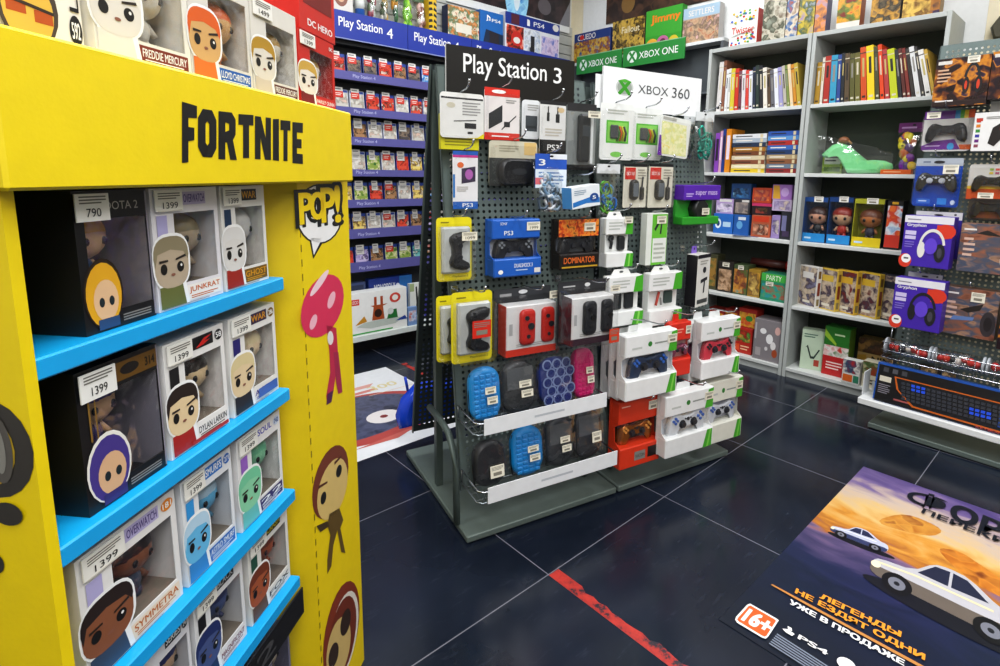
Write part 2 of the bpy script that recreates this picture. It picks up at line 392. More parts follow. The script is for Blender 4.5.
def figbox(label, M, w, h, d, col, head, plate, num=None, lic=None, tagp='1399', win='#5b564c', strip=None, group=None, fig=True, side=None, tall=False, over=()):
    """window carton for a vinyl figure. head=(skin,hair,suit), plate=(text,bg,ink)"""
    r = thing('figure_box', label, 'boxed figure', M, group)
    m = MB(); t = .0015; x0, x1 = -w/2, w/2; wx0, wx1, wz0, wz1 = x0+w*.30, x1-w*.06, h*.19, h*.79
    if tall: wz1 = h*.82
    c = mt(col)
    m.box(x0, x1, -t, 0, 0, h, c); m.box(x0, x1, -d, -t, 0, t, c); m.box(x0, x1, -d, -t, h-t, h, c)
    m.box(x0, x0+t, -d, -t, t, h-t, side or c); m.box(x1-t, x1, -d, -t, t, h-t, side or c)
    for a, b, e, f in ((x0+t, wx0, t, h-t), (wx1, x1-t, t, h-t), (wx0, wx1, t, wz0), (wx0, wx1, wz1, h-t)): m.box(a, b, -d, -d+t, e, f, c)
    m.box(x0+t, x1-t, -t-.002, -t-.001, t, h-t, ART([win, '#3a342c', win, '#8a857a'], 14)); m.box(x0+t, x1-t, -d+t, -t-.002, t, wz0*.8, C('#8a7f70', .7))
    its = [('r', .05, .80, .30, .97, '#efeee9')] if False else []
    if lic: its.append(('r', .44, .855, .80, .965, lic[1])); its.append(('t', lic[0], .46, .875, .78, .945, lic[2], .02))
    if num: its.append(('e', .9, .91, .07, .05, num[1])); its.append(('t', num[0], .85, .885, .95, .935, num[2], .03))
    if strip: its.append(('r', .06, .42, .2, .78, strip))
    its += [('p', [(.34, .03), (.96, .03), (.96, .165), (.30, .165)], plate[1]), ('t', plate[0], .44, .085, .94, .145, plate[2], .015), ('l', .46, .04, .9, .075, plate[2], 2)]
    its += [('l', .05, .008, .9, .024, '#9a9a96', 1)]
    # portrait print, cut out along a white edge
    sk, hr, su = head
    its += [('s', .215, .40, .265, .235, WHITE), ('p', [(.02, .02), (.43, .02), (.39, .22), (.02, .22)], WHITE), ('p', [(.02, .02), (.38, .02), (.34, .2), (.02, .2)], su),
            ('s', .21, .39, .24, .21, sk), ('p', [(.21+.245*math.copysign(abs(math.cos(q))**.72, math.cos(q)), .44+.17*math.sin(q)**.8) for q in [i*math.pi/12 for i in range(13)]]+[(-.02, .36), (.02, .47), (.2, .50), (.38, .47), (.44, .40)], hr), ('e', .325, .345, .05, .045, '#15120f'), ('e', .09, .345, .045, .045, '#15120f'), ('e', .335, .357, .014, .012, '#e9e6e0'), ('e', .21, .29, .03, .012, '#8a5a48'), ('p', [(.26, .405), (.41, .425), (.40, .445), (.26, .42)], '#2a211b'), ('p', [(.03, .40), (.15, .405), (.15, .42), (.03, .42)], '#2a211b')]
    its += list(over)
    m.draw(its, x0, x1, 0, h, -d)
    part('carton', m, r)
    f = MB(); f.flat([(wx0, wz0), (wx1, wz0), (wx1, wz1), (wx0, wz1)], -d+t*.5, FILM('#ffffff', .08, .4)); part('clear_window', f, r)
    if fig: doll('vinyl_figure', r, w*.2, -d+.034, wz0*.8, h*.64, sk, hr, su)
    if tagp:
        k = MB(); k.box(x0+w*.04, x0+w*.42, -d-.003, -d-.0015, h*.815, h*.985, '#f1efe6'); k.draw([('l', .1, .55, .9, .9, '#77746c', 3), ('t', tagp, .25, .12, .8, .42, INK, .0), ('r', .06, -.02, .94, .04, '#d8d4c8')], x0+w*.04, x0+w*.42, h*.815, h*.985, -d-.003); part('price_tag', k, r)
    return r
# ================================================================== the setting
def floor_mat():
    m, nt, out = newmat('dark_polished_tile'); L = nt.links.new
    b = nt.nodes.new('ShaderNodeBsdfPrincipled'); tc = nt.nodes.new('ShaderNodeTexCoord'); sx = nt.nodes.new('ShaderNodeSeparateXYZ'); L(tc.outputs['Object'], sx.inputs[0])
    def math_(op, a, bb=None):
        n = nt.nodes.new('ShaderNodeMath'); n.operation = op
        for i, v in enumerate((a, bb)):
            if v is None: continue
            if hasattr(v, 'links'): L(v, n.inputs[i])
            else: n.inputs[i].default_value = v
        return n.outputs[0]
    g = []
    for ax in ('X', 'Y'):
        q = math_('FRACT', math_('DIVIDE', math_('ADD', sx.outputs[ax], 30.0+T/2), T))
        g.append(math_('ABSOLUTE', math_('SUBTRACT', q, .5)))
    line = math_('LESS_THAN', math_('MINIMUM', g[0], g[1]), .0029)
    n1 = nt.nodes.new('ShaderNodeTexNoise'); n1.inputs['Scale'].default_value = 2.2; n1.inputs['Detail'].default_value = 6; L(tc.outputs['Object'], n1.inputs['Vector'])
    r1 = nt.nodes.new('ShaderNodeValToRGB'); r1.color_ramp.elements[0].position = .3; r1.color_ramp.elements[0].color = (.0055, .0085, .016, 1); r1.color_ramp.elements[1].position = .75; r1.color_ramp.elements[1].color = (.018, .025, .045, 1)
    L(n1.outputs['Fac'], r1.inputs[0])
    # scuffs and dust
    mp = nt.nodes.new('ShaderNodeMapping'); mp.inputs['Scale'].default_value = (2, 9, 1); mp.inputs['Rotation'].default_value = (0, 0, .5); L(tc.outputs['Object'], mp.inputs[0])
    n2 = nt.nodes.new('ShaderNodeTexNoise'); n2.inputs['Scale'].default_value = 5; n2.inputs['Detail'].default_value = 9; n2.inputs['Roughness'].default_value = .7; L(mp.outputs[0], n2.inputs['Vector'])
    r2 = nt.nodes.new('ShaderNodeValToRGB'); r2.color_ramp.elements[0].position = .58; r2.color_ramp.elements[0].color = (0, 0, 0, 1); r2.color_ramp.elements[1].position = .82; r2.color_ramp.elements[1].color = (.5, .5, .5, 1); L(n2.outputs['Fac'], r2.inputs[0])
    m1 = nt.nodes.new('ShaderNodeMix'); m1.data_type = 'RGBA'; m1.inputs[7].default_value = (.075, .09, .13, 1); L(r2.outputs[0], m1.inputs[0]); L(r1.outputs[0], m1.inputs[6])
    m2 = nt.nodes.new('ShaderNodeMix'); m2.data_type = 'RGBA'; m2.inputs[7].default_value = (.2, .2, .235, 1); L(line, m2.inputs[0]); L(m1.outputs[2], m2.inputs[6]); L(m2.outputs[2], b.inputs['Base Color'])
    mr = nt.nodes.new('ShaderNodeMapRange'); mr.inputs[3].default_value = .09; mr.inputs[4].default_value = .26; L(n2.outputs['Fac'], mr.inputs[0]); L(mr.outputs[0], b.inputs['Roughness'])
    b.inputs['IOR'].default_value = 1.45
    L(b.outputs[0], out.inputs[0])
    return m
WX, WY, WL, WF, HT = 2.52, 2.34, -3.2, -3.6, 3.0
struct('floor', MB().box(WL, WX, WF, WY, -.05, 0, floor_mat()))
struct('ceiling', MB().box(WL, WX, WF, WY, HT, HT+.05, C('#d9dadb', .8)))
WALLP = C('#efe4c6', .75, bump=.15)
struct('wall_right', MB().box(WX, WX+.06, WF, WY+.06, 0, HT, WALLP))
struct('wall_back', MB().box(WL, WX, WY, WY+.06, 0, HT, C('#dfe0dc', .7)))
struct('wall_left', MB().box(WL-.06, WL, WF, WY+.06, 0, HT, C('#d6d4cf', .8)))
struct('wall_front', MB().box(WL-.06, WX+.06, WF-.06, WF, 0, HT, C('#c9c8c6', .8)))
sl = MB()                                                                               # grey slatwall strip above the game wall
for k in range(5): sl.box(.2, WX-.002, WY-.016, WY-.002, 2.0+k*.075, 2.068+k*.075, '#b9bbb6')
struct('trim_1', sl)
struct('trim_2', MB().box(WX-.008, WX-.001, -.44, 2.2, 1.8, HT-.01, C('#eceeec', .6)))   # white wall panel above the bookcases
struct('baseboard_right', MB().box(WX-.012, WX, WF, -.9, 0, .08, '#3a3c40'))

# red floor tape and posters stuck on the tiles
def tape_mat():
    m, nt, out = newmat('worn_red_tape'); L = nt.links.new
    b = nt.nodes.new('ShaderNodeBsdfPrincipled'); b.inputs['Roughness'].default_value = .55
    tc = nt.nodes.new('ShaderNodeTexCoord'); n = nt.nodes.new('ShaderNodeTexNoise'); n.inputs['Scale'].default_value = 14; n.inputs['Detail'].default_value = 8; n.inputs['Roughness'].default_value = .75
    r = nt.nodes.new('ShaderNodeValToRGB'); e = r.color_ramp.elements
    e[0].position = .42; e[0].color = lin('#2a2530'); e[1].position = .47; e[1].color = lin('#a5302b'); x = e.new(.6); x.color = lin('#c23a2f'); x = e.new(.7); x.color = lin('#8a4440')
    L(tc.outputs['Object'], n.inputs['Vector']); L(n.outputs['Fac'], r.inputs[0]); L(r.outputs[0], b.inputs['Base Color']); L(b.outputs[0], out.inputs[0])
    return m
TAPE = tape_mat()
def tape(x, y0, y1, w, label):
    m = MB(); n = 40; rr = random.Random(3)
    P = []
    for i in range(n+1):
        y = y0+(y1-y0)*i/n; P.append((x-.002, y, .0012))
    Q = [(x+w-(rr.uniform(0, .014) if i < n-4 else 0), p[1], .0012) for i, p in enumerate(P)]
    m.add(P+Q, [(i, i+1, n+2+i, n+1+i) for i in range(n)], TAPE)
    return tag(m.build('floor_tape'), label, 'floor tape')
tape(.0, -.95, -.004, .038, 'worn red tape strip along the tile joint beside the dark car poster')
tape(.6, 1.62, 1.88, .034, 'short worn red tape strip on dark floor behind the perforated stand')

def flatpanel(F_, y, pts): return [F_.hit(px, py, y) for px, py in pts]
def onfloor(pts, z=.002): return [WORLD.floor(px, py, z)+(z,) for px, py in pts]
class FloorArt:
    """lays flat shapes on a floor sheet, each a hair above the last"""
    def __init__(s, z): s.m = MB(); s.z = z
    def poly(s, P, mat, sm=0):
        for _ in range(sm): P = [((P[i][0]*(1-f)+P[(i+1) % len(P)][0]*f), (P[i][1]*(1-f)+P[(i+1) % len(P)][1]*f)) for i in range(len(P)) for f in (.22, .78)]
        s.z += .00012; s.m.add([(x, y, s.z) for x, y in P], [tuple(range(len(P)))], mat); return s
    def text(s, t, o, dx, dy, mat, bold=.03):
        """o = lower-left, dx = text width vector, dy = text height vector"""
        vs, fs = text_mesh(t, bold); s.z += .00012
        s.m.add([(o[0]+dx[0]*a+dy[0]*b, o[1]+dx[1]*a+dy[1]*b, s.z+c) for a, b, c in vs], fs, mat); return s
# dark racing poster: x 0.221..1.40 (bottom edge to top edge), left edge at y=-.422; reading direction is -y, up is +x
p = FloorArt(.0018); XL, XR, YL, YR = .219, 1.399, -.422, -1.28
def sky_mat():
    m, nt, out = newmat('printed_sunset'); L = nt.links.new
    b = nt.nodes.new('ShaderNodeBsdfPrincipled'); b.inputs['Roughness'].default_value = .3
    tc = nt.nodes.new('ShaderNodeTexCoord'); sx = nt.nodes.new('ShaderNodeSeparateXYZ'); L(tc.outputs['Object'], sx.inputs[0])
    mr = nt.nodes.new('ShaderNodeMapRange'); mr.inputs[1].default_value = XL; mr.inputs[2].default_value = XR; L(sx.outputs['X'], mr.inputs[0])
    n = nt.nodes.new('ShaderNodeTexNoise'); n.inputs['Scale'].default_value = 6; n.inputs['Detail'].default_value = 5; n.inputs['Distortion'].default_value = 1.2
    mp = nt.nodes.new('ShaderNodeMapping'); mp.inputs['Scale'].default_value = (1.8, .7, 1); L(tc.outputs['Object'], mp.inputs[0]); L(mp.outputs[0], n.inputs['Vector'])
    a = nt.nodes.new('ShaderNodeMath'); a.operation = 'MULTIPLY_ADD'; a.inputs[1].default_value = .34; L(n.outputs['Fac'], a.inputs[0])
    s2 = nt.nodes.new('ShaderNodeMath'); s2.operation = 'SUBTRACT'; L(mr.outputs[0], s2.inputs[0]); s2.inputs[1].default_value = .17; L(s2.outputs[0], a.inputs[2])
    r = nt.nodes.new('ShaderNodeValToRGB'); e = r.color_ramp.elements
    st = [(0, '#131c2a'), (.28, '#15203a'), (.40, '#222a50'), (.48, '#5f5278'), (.53, '#856a84'), (.57, '#b06f30'), (.63, '#d9963f'), (.72, '#e3bd7c'), (.82, '#cdb8a8'), (.9, '#7d6a98'), (1, '#55477e')]
    while len(e) < len(st): e.new(.5)
    for q, (po, h) in zip(e, st): q.position = po; q.color = lin(h)
    L(a.outputs[0], r.inputs[0]); L(r.outputs[0], b.inputs['Base Color']); L(b.outputs[0], out.inputs[0])
    return m
p.poly([(XL, YL), (XL, YR), (XR, YR), (XR, YL)], sky_mat())
U_ = lambda f: XL+(XR-XL)*f            # up the poster
V_ = lambda f: YL+(YR-YL)*f            # along a line of print
def PP(*pts): return [WORLD.floor(a, b, .002) for a, b in pts]
def car(front, rear, up, body, shade, glass, glow):
    """side view of a low car drawn on the sheet: nose, tail and roof direction given"""
    a = WORLD.floor(*front, .002); b = WORLD.floor(*rear, .002); c = WORLD.floor(front[0]+up[0], front[1]+up[1], .002)
    L = (b[0]-a[0], b[1]-a[1]); H = (c[0]-a[0], c[1]-a[1])
    q = lambda pts: [(a[0]+L[0]*u+H[0]*v, a[1]+L[1]*u+H[1]*v) for u, v in pts]
    el = lambda u, v, ru, rv: q([(u+ru*math.cos(t*.2618), v+rv*math.sin(t*.2618)) for t in range(24)])
    p.poly(el(.55, .02, .58, .16), '#10131f')
    p.poly(q([(0, .2), (.0, .42), (.04, .52), (.28, .6), (.4, .94), (.5, 1.0), (.64, .98), (.84, .66), (.98, .62), (1.01, .4), (.98, .2), (.9, .12), (.08, .12)]), body, 1)
    p.poly(q([(0, .2), (.0, .34), (.3, .36), (.7, .36), (1.0, .4), (.98, .2), (.9, .12), (.08, .12)]), shade, 1)
    p.poly(q([(.31, .6), (.415, .9), (.515, .93), (.515, .61)]), glass); p.poly(q([(.535, .61), (.535, .93), (.63, .91), (.77, .65)]), glass)
    p.poly(q([(.03, .44), (.3, .53), (.8, .56), (.8, .52), (.3, .49), (.03, .40)]), glow)
    p.poly(el(.03, .36, .035, .07), '#fff2cc')
    for u in (.2, .79):
        p.poly(el(u, .17, .105, .2), '#0a0b10'); p.poly(el(u, .17, .06, .115), '#7d7f8a'); p.poly(el(u, .17, .02, .04), '#20222a')
p.poly(PP((935, 547), (960, 551), (985, 568), (1010, 585), (1030, 610), (985, 590), (955, 568)), ART(['#b5651f', '#d98a34', '#7a3d18'], 9), 2)
p.poly(PP((870, 522), (905, 512), (946, 530), (930, 538)), ART(['#b56d28', '#d99a44', '#8a4a22'], 9), 2)
car((829, 533), (887, 556), (5, -15), '#c6cade', '#38426a', '#2a3152', '#eef0fa')
car((866, 578), (1030, 662), (15, -40), '#c4c2c8', '#6f655c', '#252b44', '#f2e2b8')
def ptx(t, bl, br, tl, mat, bold=.03):
    a = WORLD.floor(*bl, .002); b = WORLD.floor(*br, .002); c = WORLD.floor(*tl, .002)
    p.text(t, a, (b[0]-a[0], b[1]-a[1]), (c[0]-a[0], c[1]-a[1]), mat, bold)
up = lambda f, g=0: (U_(f), V_(g))
def line_(t, u0, u1, v0, v1, mat, bold=.035): p.text(t, (U_(u0), V_(v0)), (0, V_(v1)-V_(v0)), (U_(u1)-U_(u0), 0), mat, bold)
def uvpx(px, py):
    x, y = WORLD.floor(px, py, .002); return (x-XL)/(XR-XL), (y-YL)/(YR-YL)
OR = '#f0a032'
def pq(*pts): p.poly(PP(*pts), pts_mat[0])
pts_mat = ['#c98a4a']
pq((772, 585), (800, 600), (940, 676), (939, 679), (799, 602), (771, 586))
ptx('ЛЕГЕНДЫ', (819.4, 600), (899.5, 639), (821.6, 594.6), OR, .05)
ptx('НЕ ЕЗДЯТ ОДНИ', (794.7, 595), (923.8, 662.5), (797.0, 589.6), OR, .05)
ptx('УЖЕ В ПРОДАЖЕ', (788.8, 605.6), (903, 668), (791.1, 600.6), WHITE, .05)
pts_mat = [WHITE]; pq((736, 618), (747, 606), (750, 604.8), (776, 619.5), (778.7, 621.6), (768, 638), (765.6, 640), (762, 639), (737, 624), (735, 620.8))
pts_mat = ['#e8662a']; pq((738, 619), (748.5, 607.3), (750.5, 606.8), (774, 620.3), (776, 622), (766.5, 637), (764.5, 638), (762, 637), (739, 623), (737, 621))
ptx('16+', (741.5, 621), (766, 635), (750, 610.5), WHITE, .07)
pts_mat = [WHITE]; pq((782, 630), (788, 630.5), (794.5, 635.5), (792, 637.5), (786, 634)); pq((788, 632), (787.5, 627.5), (791.5, 629.5), (792, 632.5), (789.5, 631.5), (789.5, 633.5))
ptx('PS4', (797.6, 640), (826.4, 657), (799.6, 636), WHITE, .03)
pts_mat = ['#8d97a8']
for k in range(6): pq((777-1.5*k, 635+1.9*k), (830-1.5*k, 669+1.9*k), (829.3-1.5*k, 669.8+1.9*k), (776.3-1.5*k, 635.9+1.9*k))
cx_, cy_ = WORLD.floor(846, 666, .002); p.poly([(cx_+.02*math.cos(t*.314), cy_+.02*math.sin(t*.314)) for t in range(20)], WHITE)
ptx('Ф', (904, 503), (949, 517), (910.5, 489), '#141a26', .0); ptx('ОРСАЖ', (949, 518), (1114, 590), (955, 504.5), '#141a26', .035)
ptx('ПЕРЕКРЁСТОК', (921.4, 514), (1095, 581), (924.6, 508.5), '#141a26', .03)
o = p.m.build('floor_poster'); tag(o, 'large dark poster of speeding cars under a sunset, stuck flat on the floor', 'poster')

# white poster behind the stand
p = FloorArt(.0018)
p.poly([(-.52, 1.89), (.5, 1.89), (.5, .965), (-.52, .965)], '#eef1f4')
p.poly([(.08+.40*math.cos(t*.2094)*1.0, 1.33+.27*math.sin(t*.2094)) for t in range(30)], '#b8504a')
p.poly([(.03+.38*math.cos(t*.2094), 1.36+.23*math.sin(t*.2094)) for t in range(30)], ART(['#3a3f58', '#565c78', '#23273a'], 12))
p.poly([(.16+.085*math.cos(t*.314), 1.28+.07*math.sin(t*.314)) for t in range(20)], '#ece6e4')
p.poly([(.16+.02*math.cos(t*.8), 1.28+.018*math.sin(t*.8)) for t in range(8)], '#8a3a3a')
p.poly([(-.2, 1.70), (.32, 1.70), (.28, 1.66), (-.2, 1.66)], '#e2a79c'); p.poly([(-.2, 1.63), (.30, 1.63), (.3, 1.60), (-.2, 1.60)], '#d98a80')
p.poly([(-.1, 1.06), (.2, 1.09), (.36, 1.14), (.1, 1.04)], '#c96a60')
p.text('300', (.26, 1.60), (.16, 0), (0, .06), '#e6d9a4', .02); p.poly([(.22, 1.55), (.48, 1.55), (.48, 1.545), (.22, 1.545)], '#e8c9b0')
tag(p.m.build('floor_poster'), 'white poster with a red and dark blue round picture on the floor behind the stand', 'poster')

# ================================================================== yellow cardboard display
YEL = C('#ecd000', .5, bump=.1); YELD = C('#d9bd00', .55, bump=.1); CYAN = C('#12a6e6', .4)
disp = thing('cardboard_display', 'tall yellow cardboard shop display with four blue shelves and a black printed name', 'display stand', DISP.at(0, 0, 0))
UL, SE, RE = -1.035, DISP.hit(297.5, 200)[0], DISP.hit(347.6, 190)[0]      # left edge, seam, right edge
ZB, ZT, DD = 1.141, 1.277, .40
hdr = MB(); hdr.rbox(UL-.012, DISP.hit(352.3, 150, -.022)[0], -.022, DD, ZB, ZT, YEL, .003)
a = DISP.hit(184, 132, -.022); b = DISP.hit(302, 132, -.022)
hx0, hx1 = DISP.hit(183, 131, -.022)[0], DISP.hit(303, 142, -.022)[0]
LET = {'F': [[(0, 0), (.42, 0), (.42, .36), (.82, .38), (.82, .6), (.42, .6), (.42, .76), (1, .78), (1, 1), (0, 1)]],
 'O': [[(.25, 0), (.75, 0), (1, .2), (1, .8), (.75, 1), (.5, 1), (.5, .76), (.6, .7), (.6, .3), (.5, .24)], [(.5, 0), (.5, .24), (.4, .3), (.4, .7), (.5, .76), (.5, 1), (.25, 1), (0, .8), (0, .2), (.25, 0)]],
 'R': [[(0, 0), (.38, 0), (.38, 1), (0, 1)], [(.38, .78), (.6, .76), (.6, .62), (.38, .58), (.38, .36), (.48, .36), (.66, 0), (1.06, 0), (.82, .42), (.98, .54), (.98, .86), (.75, 1), (.38, 1)]],
 'T': [[(.3, 0), (.7, 0), (.7, .76), (1, .76), (1, 1), (0, 1), (0, .76), (.3, .76)]],
 'N': [[(0, 0), (.34, 0), (.34, .5), (.62, 0), (1, 0), (1, 1), (.66, 1), (.66, .52), (.36, 1), (0, 1)]],
 'I': [[(0, 0), (1, 0), (1, 1), (0, 1)]],
 'E': [[(0, 0), (1, 0), (.98, .24), (.42, .24), (.42, .38), (.86, .38), (.86, .6), (.42, .6), (.42, .76), (.98, .76), (1, 1), (0, 1)]]}
for ch, a0, a1, yt, yb in (('F', 182, 197, (101.5, 106), (163, 161)), ('O', 198, 216.5, (108, 111), (156.5, 157.5)), ('R', 218.5, 236, (111, 113), (159, 160)), ('T', 238.5, 253.5, (114, 115), (158, 158)), ('N', 255, 271, (116, 118), (159, 160)), ('I', 273, 279, (119, 119), (160, 161)), ('T', 280.5, 290.5, (120, 121), (161, 161)), ('E', 292.5, 303, (122, 123), (163, 164))):
    c00 = DISP.hit(a0, yb[0], -.0226); c10 = DISP.hit(a1, yb[1], -.0226); c01 = DISP.hit(a0, yt[0], -.0226); c11 = DISP.hit(a1, yt[1], -.0226)
    for pg in LET[ch]:
        hdr.flat([((c00[0]*(1-u)+c10[0]*u)*(1-v)+(c01[0]*(1-u)+c11[0]*u)*v, (c00[1]*(1-u)+c10[1]*u)*(1-v)+(c01[1]*(1-u)+c11[1]*u)*v) for u, v in pg], -.0226, INK)
part('header_box', hdr, disp)
bd = MB()
bd.box(UL, UL+.012, 0, DD, 0, ZB, YEL)                                     # left side wall
sp = DISP
def side_art():                                                             # dark round print on the outside of the left wall
    return [('e', .62, .6, .06, .04, '#3d3a33')]
xA = UL-.0006
def sideprint(yc, zc, ry, rz, mat, off): bd.add([(xA-off, yc+ry*math.cos(t*.314), zc+rz*math.sin(t*.314)) for t in range(20)], [tuple(range(20))], mat)
sideprint(.045, .9, .045, .05, '#3a3631', 0); sideprint(.056, .9, .037, .04, '#b79a1c', .0004); sideprint(.035, .9, .014, .034, '#5a5650', .0008); sideprint(.035, .9, .007, .024, '#8a8880', .0012); sideprint(.035, .835, .016, .012, '#3a3631', .0014); sideprint(.06, .78, .012, .012, '#3a3631', .0004)
part('side_wall', bd, disp)
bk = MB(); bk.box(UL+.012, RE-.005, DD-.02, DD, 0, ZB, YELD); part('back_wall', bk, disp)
pl = MB()
pl.prism([(SE, 0), (RE, 0), (RE, ZB), (SE, ZB)], 0, .012, YEL)
pl.box(RE-.012, RE, .012, DD, 0, ZB, YEL)
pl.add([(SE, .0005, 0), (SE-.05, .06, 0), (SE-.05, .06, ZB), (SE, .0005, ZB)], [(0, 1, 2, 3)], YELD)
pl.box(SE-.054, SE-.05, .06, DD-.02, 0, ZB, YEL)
for k in range(42): pl.flat([(SE+.002, k*.026+.005), (SE+.006, k*.026+.005), (SE+.006, k*.026+.018), (SE+.002, k*.026+.018)], -.0004, '#8f7d00')
q = lambda pts: [DISP.hit(a, b, 0) for a, b in pts]
def dpr(pts, mat, k): pl.flat(q(pts), -.0004-.00015*k, mat)
def dell(cx, cy, rx, ry, mat, k, rot=0):
    c, s = math.cos(rot), math.sin(rot)
    dpr([(cx+rx*math.cos(t*.2618)*c-ry*math.sin(t*.2618)*s, cy+rx*math.cos(t*.2618)*s+ry*math.sin(t*.2618)*c) for t in range(24)], mat, k)
# speech-bubble emblem
dell(319, 214, 23.5, 30, INK, 0); dpr([(309, 238), (313, 259), (324, 240)], INK, 0)
dell(319, 214, 22, 28.5, WHITE, 1); dpr([(310.5, 238), (313.6, 255), (322, 238)], WHITE, 1)
for ch, x0, x1, y0, y1, dz in (('P', 300, 311, 193, 224, 0), ('O', 311, 323, 192, 220, 0), ('P', 322, 333, 188, 222, 0), ('!', 335, 339, 186, 222, 0)):
    for k, (g, mat) in enumerate(((1.5, INK), (0, '#f2d200'))):
        A = DISP.hit(x0-g, y1+g, 0); B = DISP.hit(x1+g, y0-g, 0); pl.text(ch, A[0], B[0], A[1], B[1], -.0010-.0003*k, mat, .14 if k == 0 else .05)
# plain printed doll shapes in the sheet's colours
PK = '#d8345f'
dell(322, 306, 19.5, 33, PK, 2, .35); dell(331, 300, 3.2, 9, '#f0b9c6', 3, .3); dell(313, 322, 3.2, 8, '#f0b9c6', 3, .3); dell(319, 283, 3, 16, '#f3d3da', 3, .6)
dpr([(326, 325), (336, 328), (338, 358), (333, 392), (330, 400), (327, 404), (326, 396), (330, 372), (329, 350)], '#c22c50', 2)
dpr([(333, 352), (338, 352), (341, 380), (342, 392), (338, 394), (336, 384)], '#a82a50', 3); dpr([(327, 394), (333, 390), (331, 402), (326, 405)], '#5a2050', 4); dell(330, 338, 3, 7, '#e7e2df', 4)
dell(330, 482, 16, 38, '#7a3a26', 2, .25); dell(332, 489, 13.5, 32, '#dcc07a', 3, .25); dell(338.5, 471, 2.6, 6.5, INK, 4, .2); dell(323, 498, 2.6, 6.5, INK, 4, .2)
dpr([(318, 486), (327, 481), (327, 483), (318, 489)], '#5a2c1c', 4); dpr([(334, 462), (341, 455), (341, 457), (334, 465)], '#5a2c1c', 4)
dpr([(329, 514), (339, 508), (343, 520), (340, 528), (344, 548), (345, 553), (341, 552), (337, 530), (333, 545), (331, 566), (327, 574), (327, 560), (330, 535), (327, 525)], '#6a5326', 3)
dpr([(316, 526), (327, 521), (329, 526), (320, 532)], '#4a3a22', 4)
dell(341, 632, 16, 52, '#8a3a22', 2, .18); dell(343, 636, 13, 46, '#e9e2d6', 3, .18); dell(341.5, 638, 12.5, 43, '#7a3420', 4, .18); dell(338, 648, 11, 32, '#d6ba78', 5, .18)
dell(345, 622, 4.5, 14, '#3c2a20', 6, .2); dell(333, 655, 4.5, 13, '#3c2a20', 6, .2)
part('pillar', pl, disp, 'yellow pillar printed with a speech bubble and three dolls')
SHZ = [DISP.hit(278, 279)[1], DISP.hit(285, 391)[1], DISP.hit(291, 493)[1], DISP.hit(293, 585)[1]]
SHZ = [.985, .79, .60, .415] if min(SHZ) < 0 else SHZ
for z in SHZ+[.215]:
    s_ = MB(); s_.rbox(UL+.012, SE-.056, 0, DD-.02, z-.022, z, CYAN, .002); part('shelf', s_, disp)
tk = MB(); tk.box(UL+.014, SE-.056, -.004, -.001, SHZ[3]-.075, SHZ[3]-.024, '#1b1b1d'); tk.text('2', SE-.2, SE-.15, SHZ[3]-.062, SHZ[3]-.035, -.0045, '#4a4a4c', .02); part('shelf_edge_strip', tk, disp, 'black strip under the lowest visible shelf')

def fx(px0, px1, py, y): return DISP.hit(px0, py, y)[0], DISP.hit(px1, py, y)[0]
def dbox(row, px0, px1, py, w=None, y=.018, d=.1, h=.152, **k):
    z = ZT if row < 0 else SHZ[row]
    if row == 3: h = .145
    a, b = fx(px0, px1, py, y)
    if px0 is None: pass
    return figbox(k.pop('label'), DISP.at((a+b)/2, y+d, z+.0005), b-a-.003, h, d, **k)
CREAM = C('#e6e2d6', .5)
G5 = 'boxed figures on the yellow display'
SK = '#d9b48c'
dbox(-1, 0, 84, 30, y=.03, d=.1, h=.16, fig=False, label='white boxed figure with a black number disc, far left on display top', col='#e4dfd2', head=('#d8ab3e', '#3a3228', '#7a5a3a'), plate=('', '#e4dfd2', '#e4dfd2'), tagp=None, group=G5, win='#6f6a60', side='#d8d3c6',
     over=[('r', .03, 0.02, .97, .42, C('#e9e5da')), ('e', .30, .21, .36, .235, '#4a4038'), ('e', .30, .19, .30, .2, '#d9b04a'), ('r', .05, .16, .27, .23, '#b0521c'), ('r', .36, .13, .58, .2, '#b0521c'), ('p', [(.03, .225), (.6, .19), (.6, .21), (.03, .245)], '#3a2c20'), ('e', .87, .14, .085, .095, '#1b1b1b'), ('t', '592', .815, .09, .925, .19, WHITE, .03), ('v', 'LEGEND', .81, .26, .93, .95, '#1b1b1b')])
b_ = DISP.hit(94, 40, .022)[0]-.003; a_ = b_-.02
carton('figure_box', 'dark red boxed figure set back between two white boxes on top of the display', 'boxed figure', DISP.at((a_+b_)/2, .24, ZT+.0005), b_-a_, .16, .1, '#3a100c', [('r', 0, .3, 1, .5, '#7a2416')], G5)
dbox(-1, 94, 190, 40, y=.022, label='white boxed figure with a brown name plate and a dark-browed face, top of display', col=CREAM, head=('#dcd6ca', '#e6e2d6', '#e0dccf'), plate=('FREDDIE MERCURY', '#7a3020', WHITE), num=None, tagp=None, group=G5, h=.16, win='#6a5848')
dbox(-1, 191, 252, 60, y=.022, label='boxed figure with an orange hat print and a blue name plate, top of display', col='#d8d4ca', head=('#cfa36a', '#d9601c', '#e0742a'), plate=('LLOYD CHRISTMAS', '#1f5fb0', WHITE), tagp=None, group=G5, h=.16, win='#8a8474')
dbox(-1, 253, 298, 70, y=.022, label='boxed figure with a gold and red crown print and brown plate, top of display', col='#dcd8ce', head=('#d9d2c4', '#b08a2a', '#cbbfae'), plate=('FREDDIE MERCURY', '#5a241a', WHITE), tagp='1499', group=G5, h=.15, win='#7a3030')
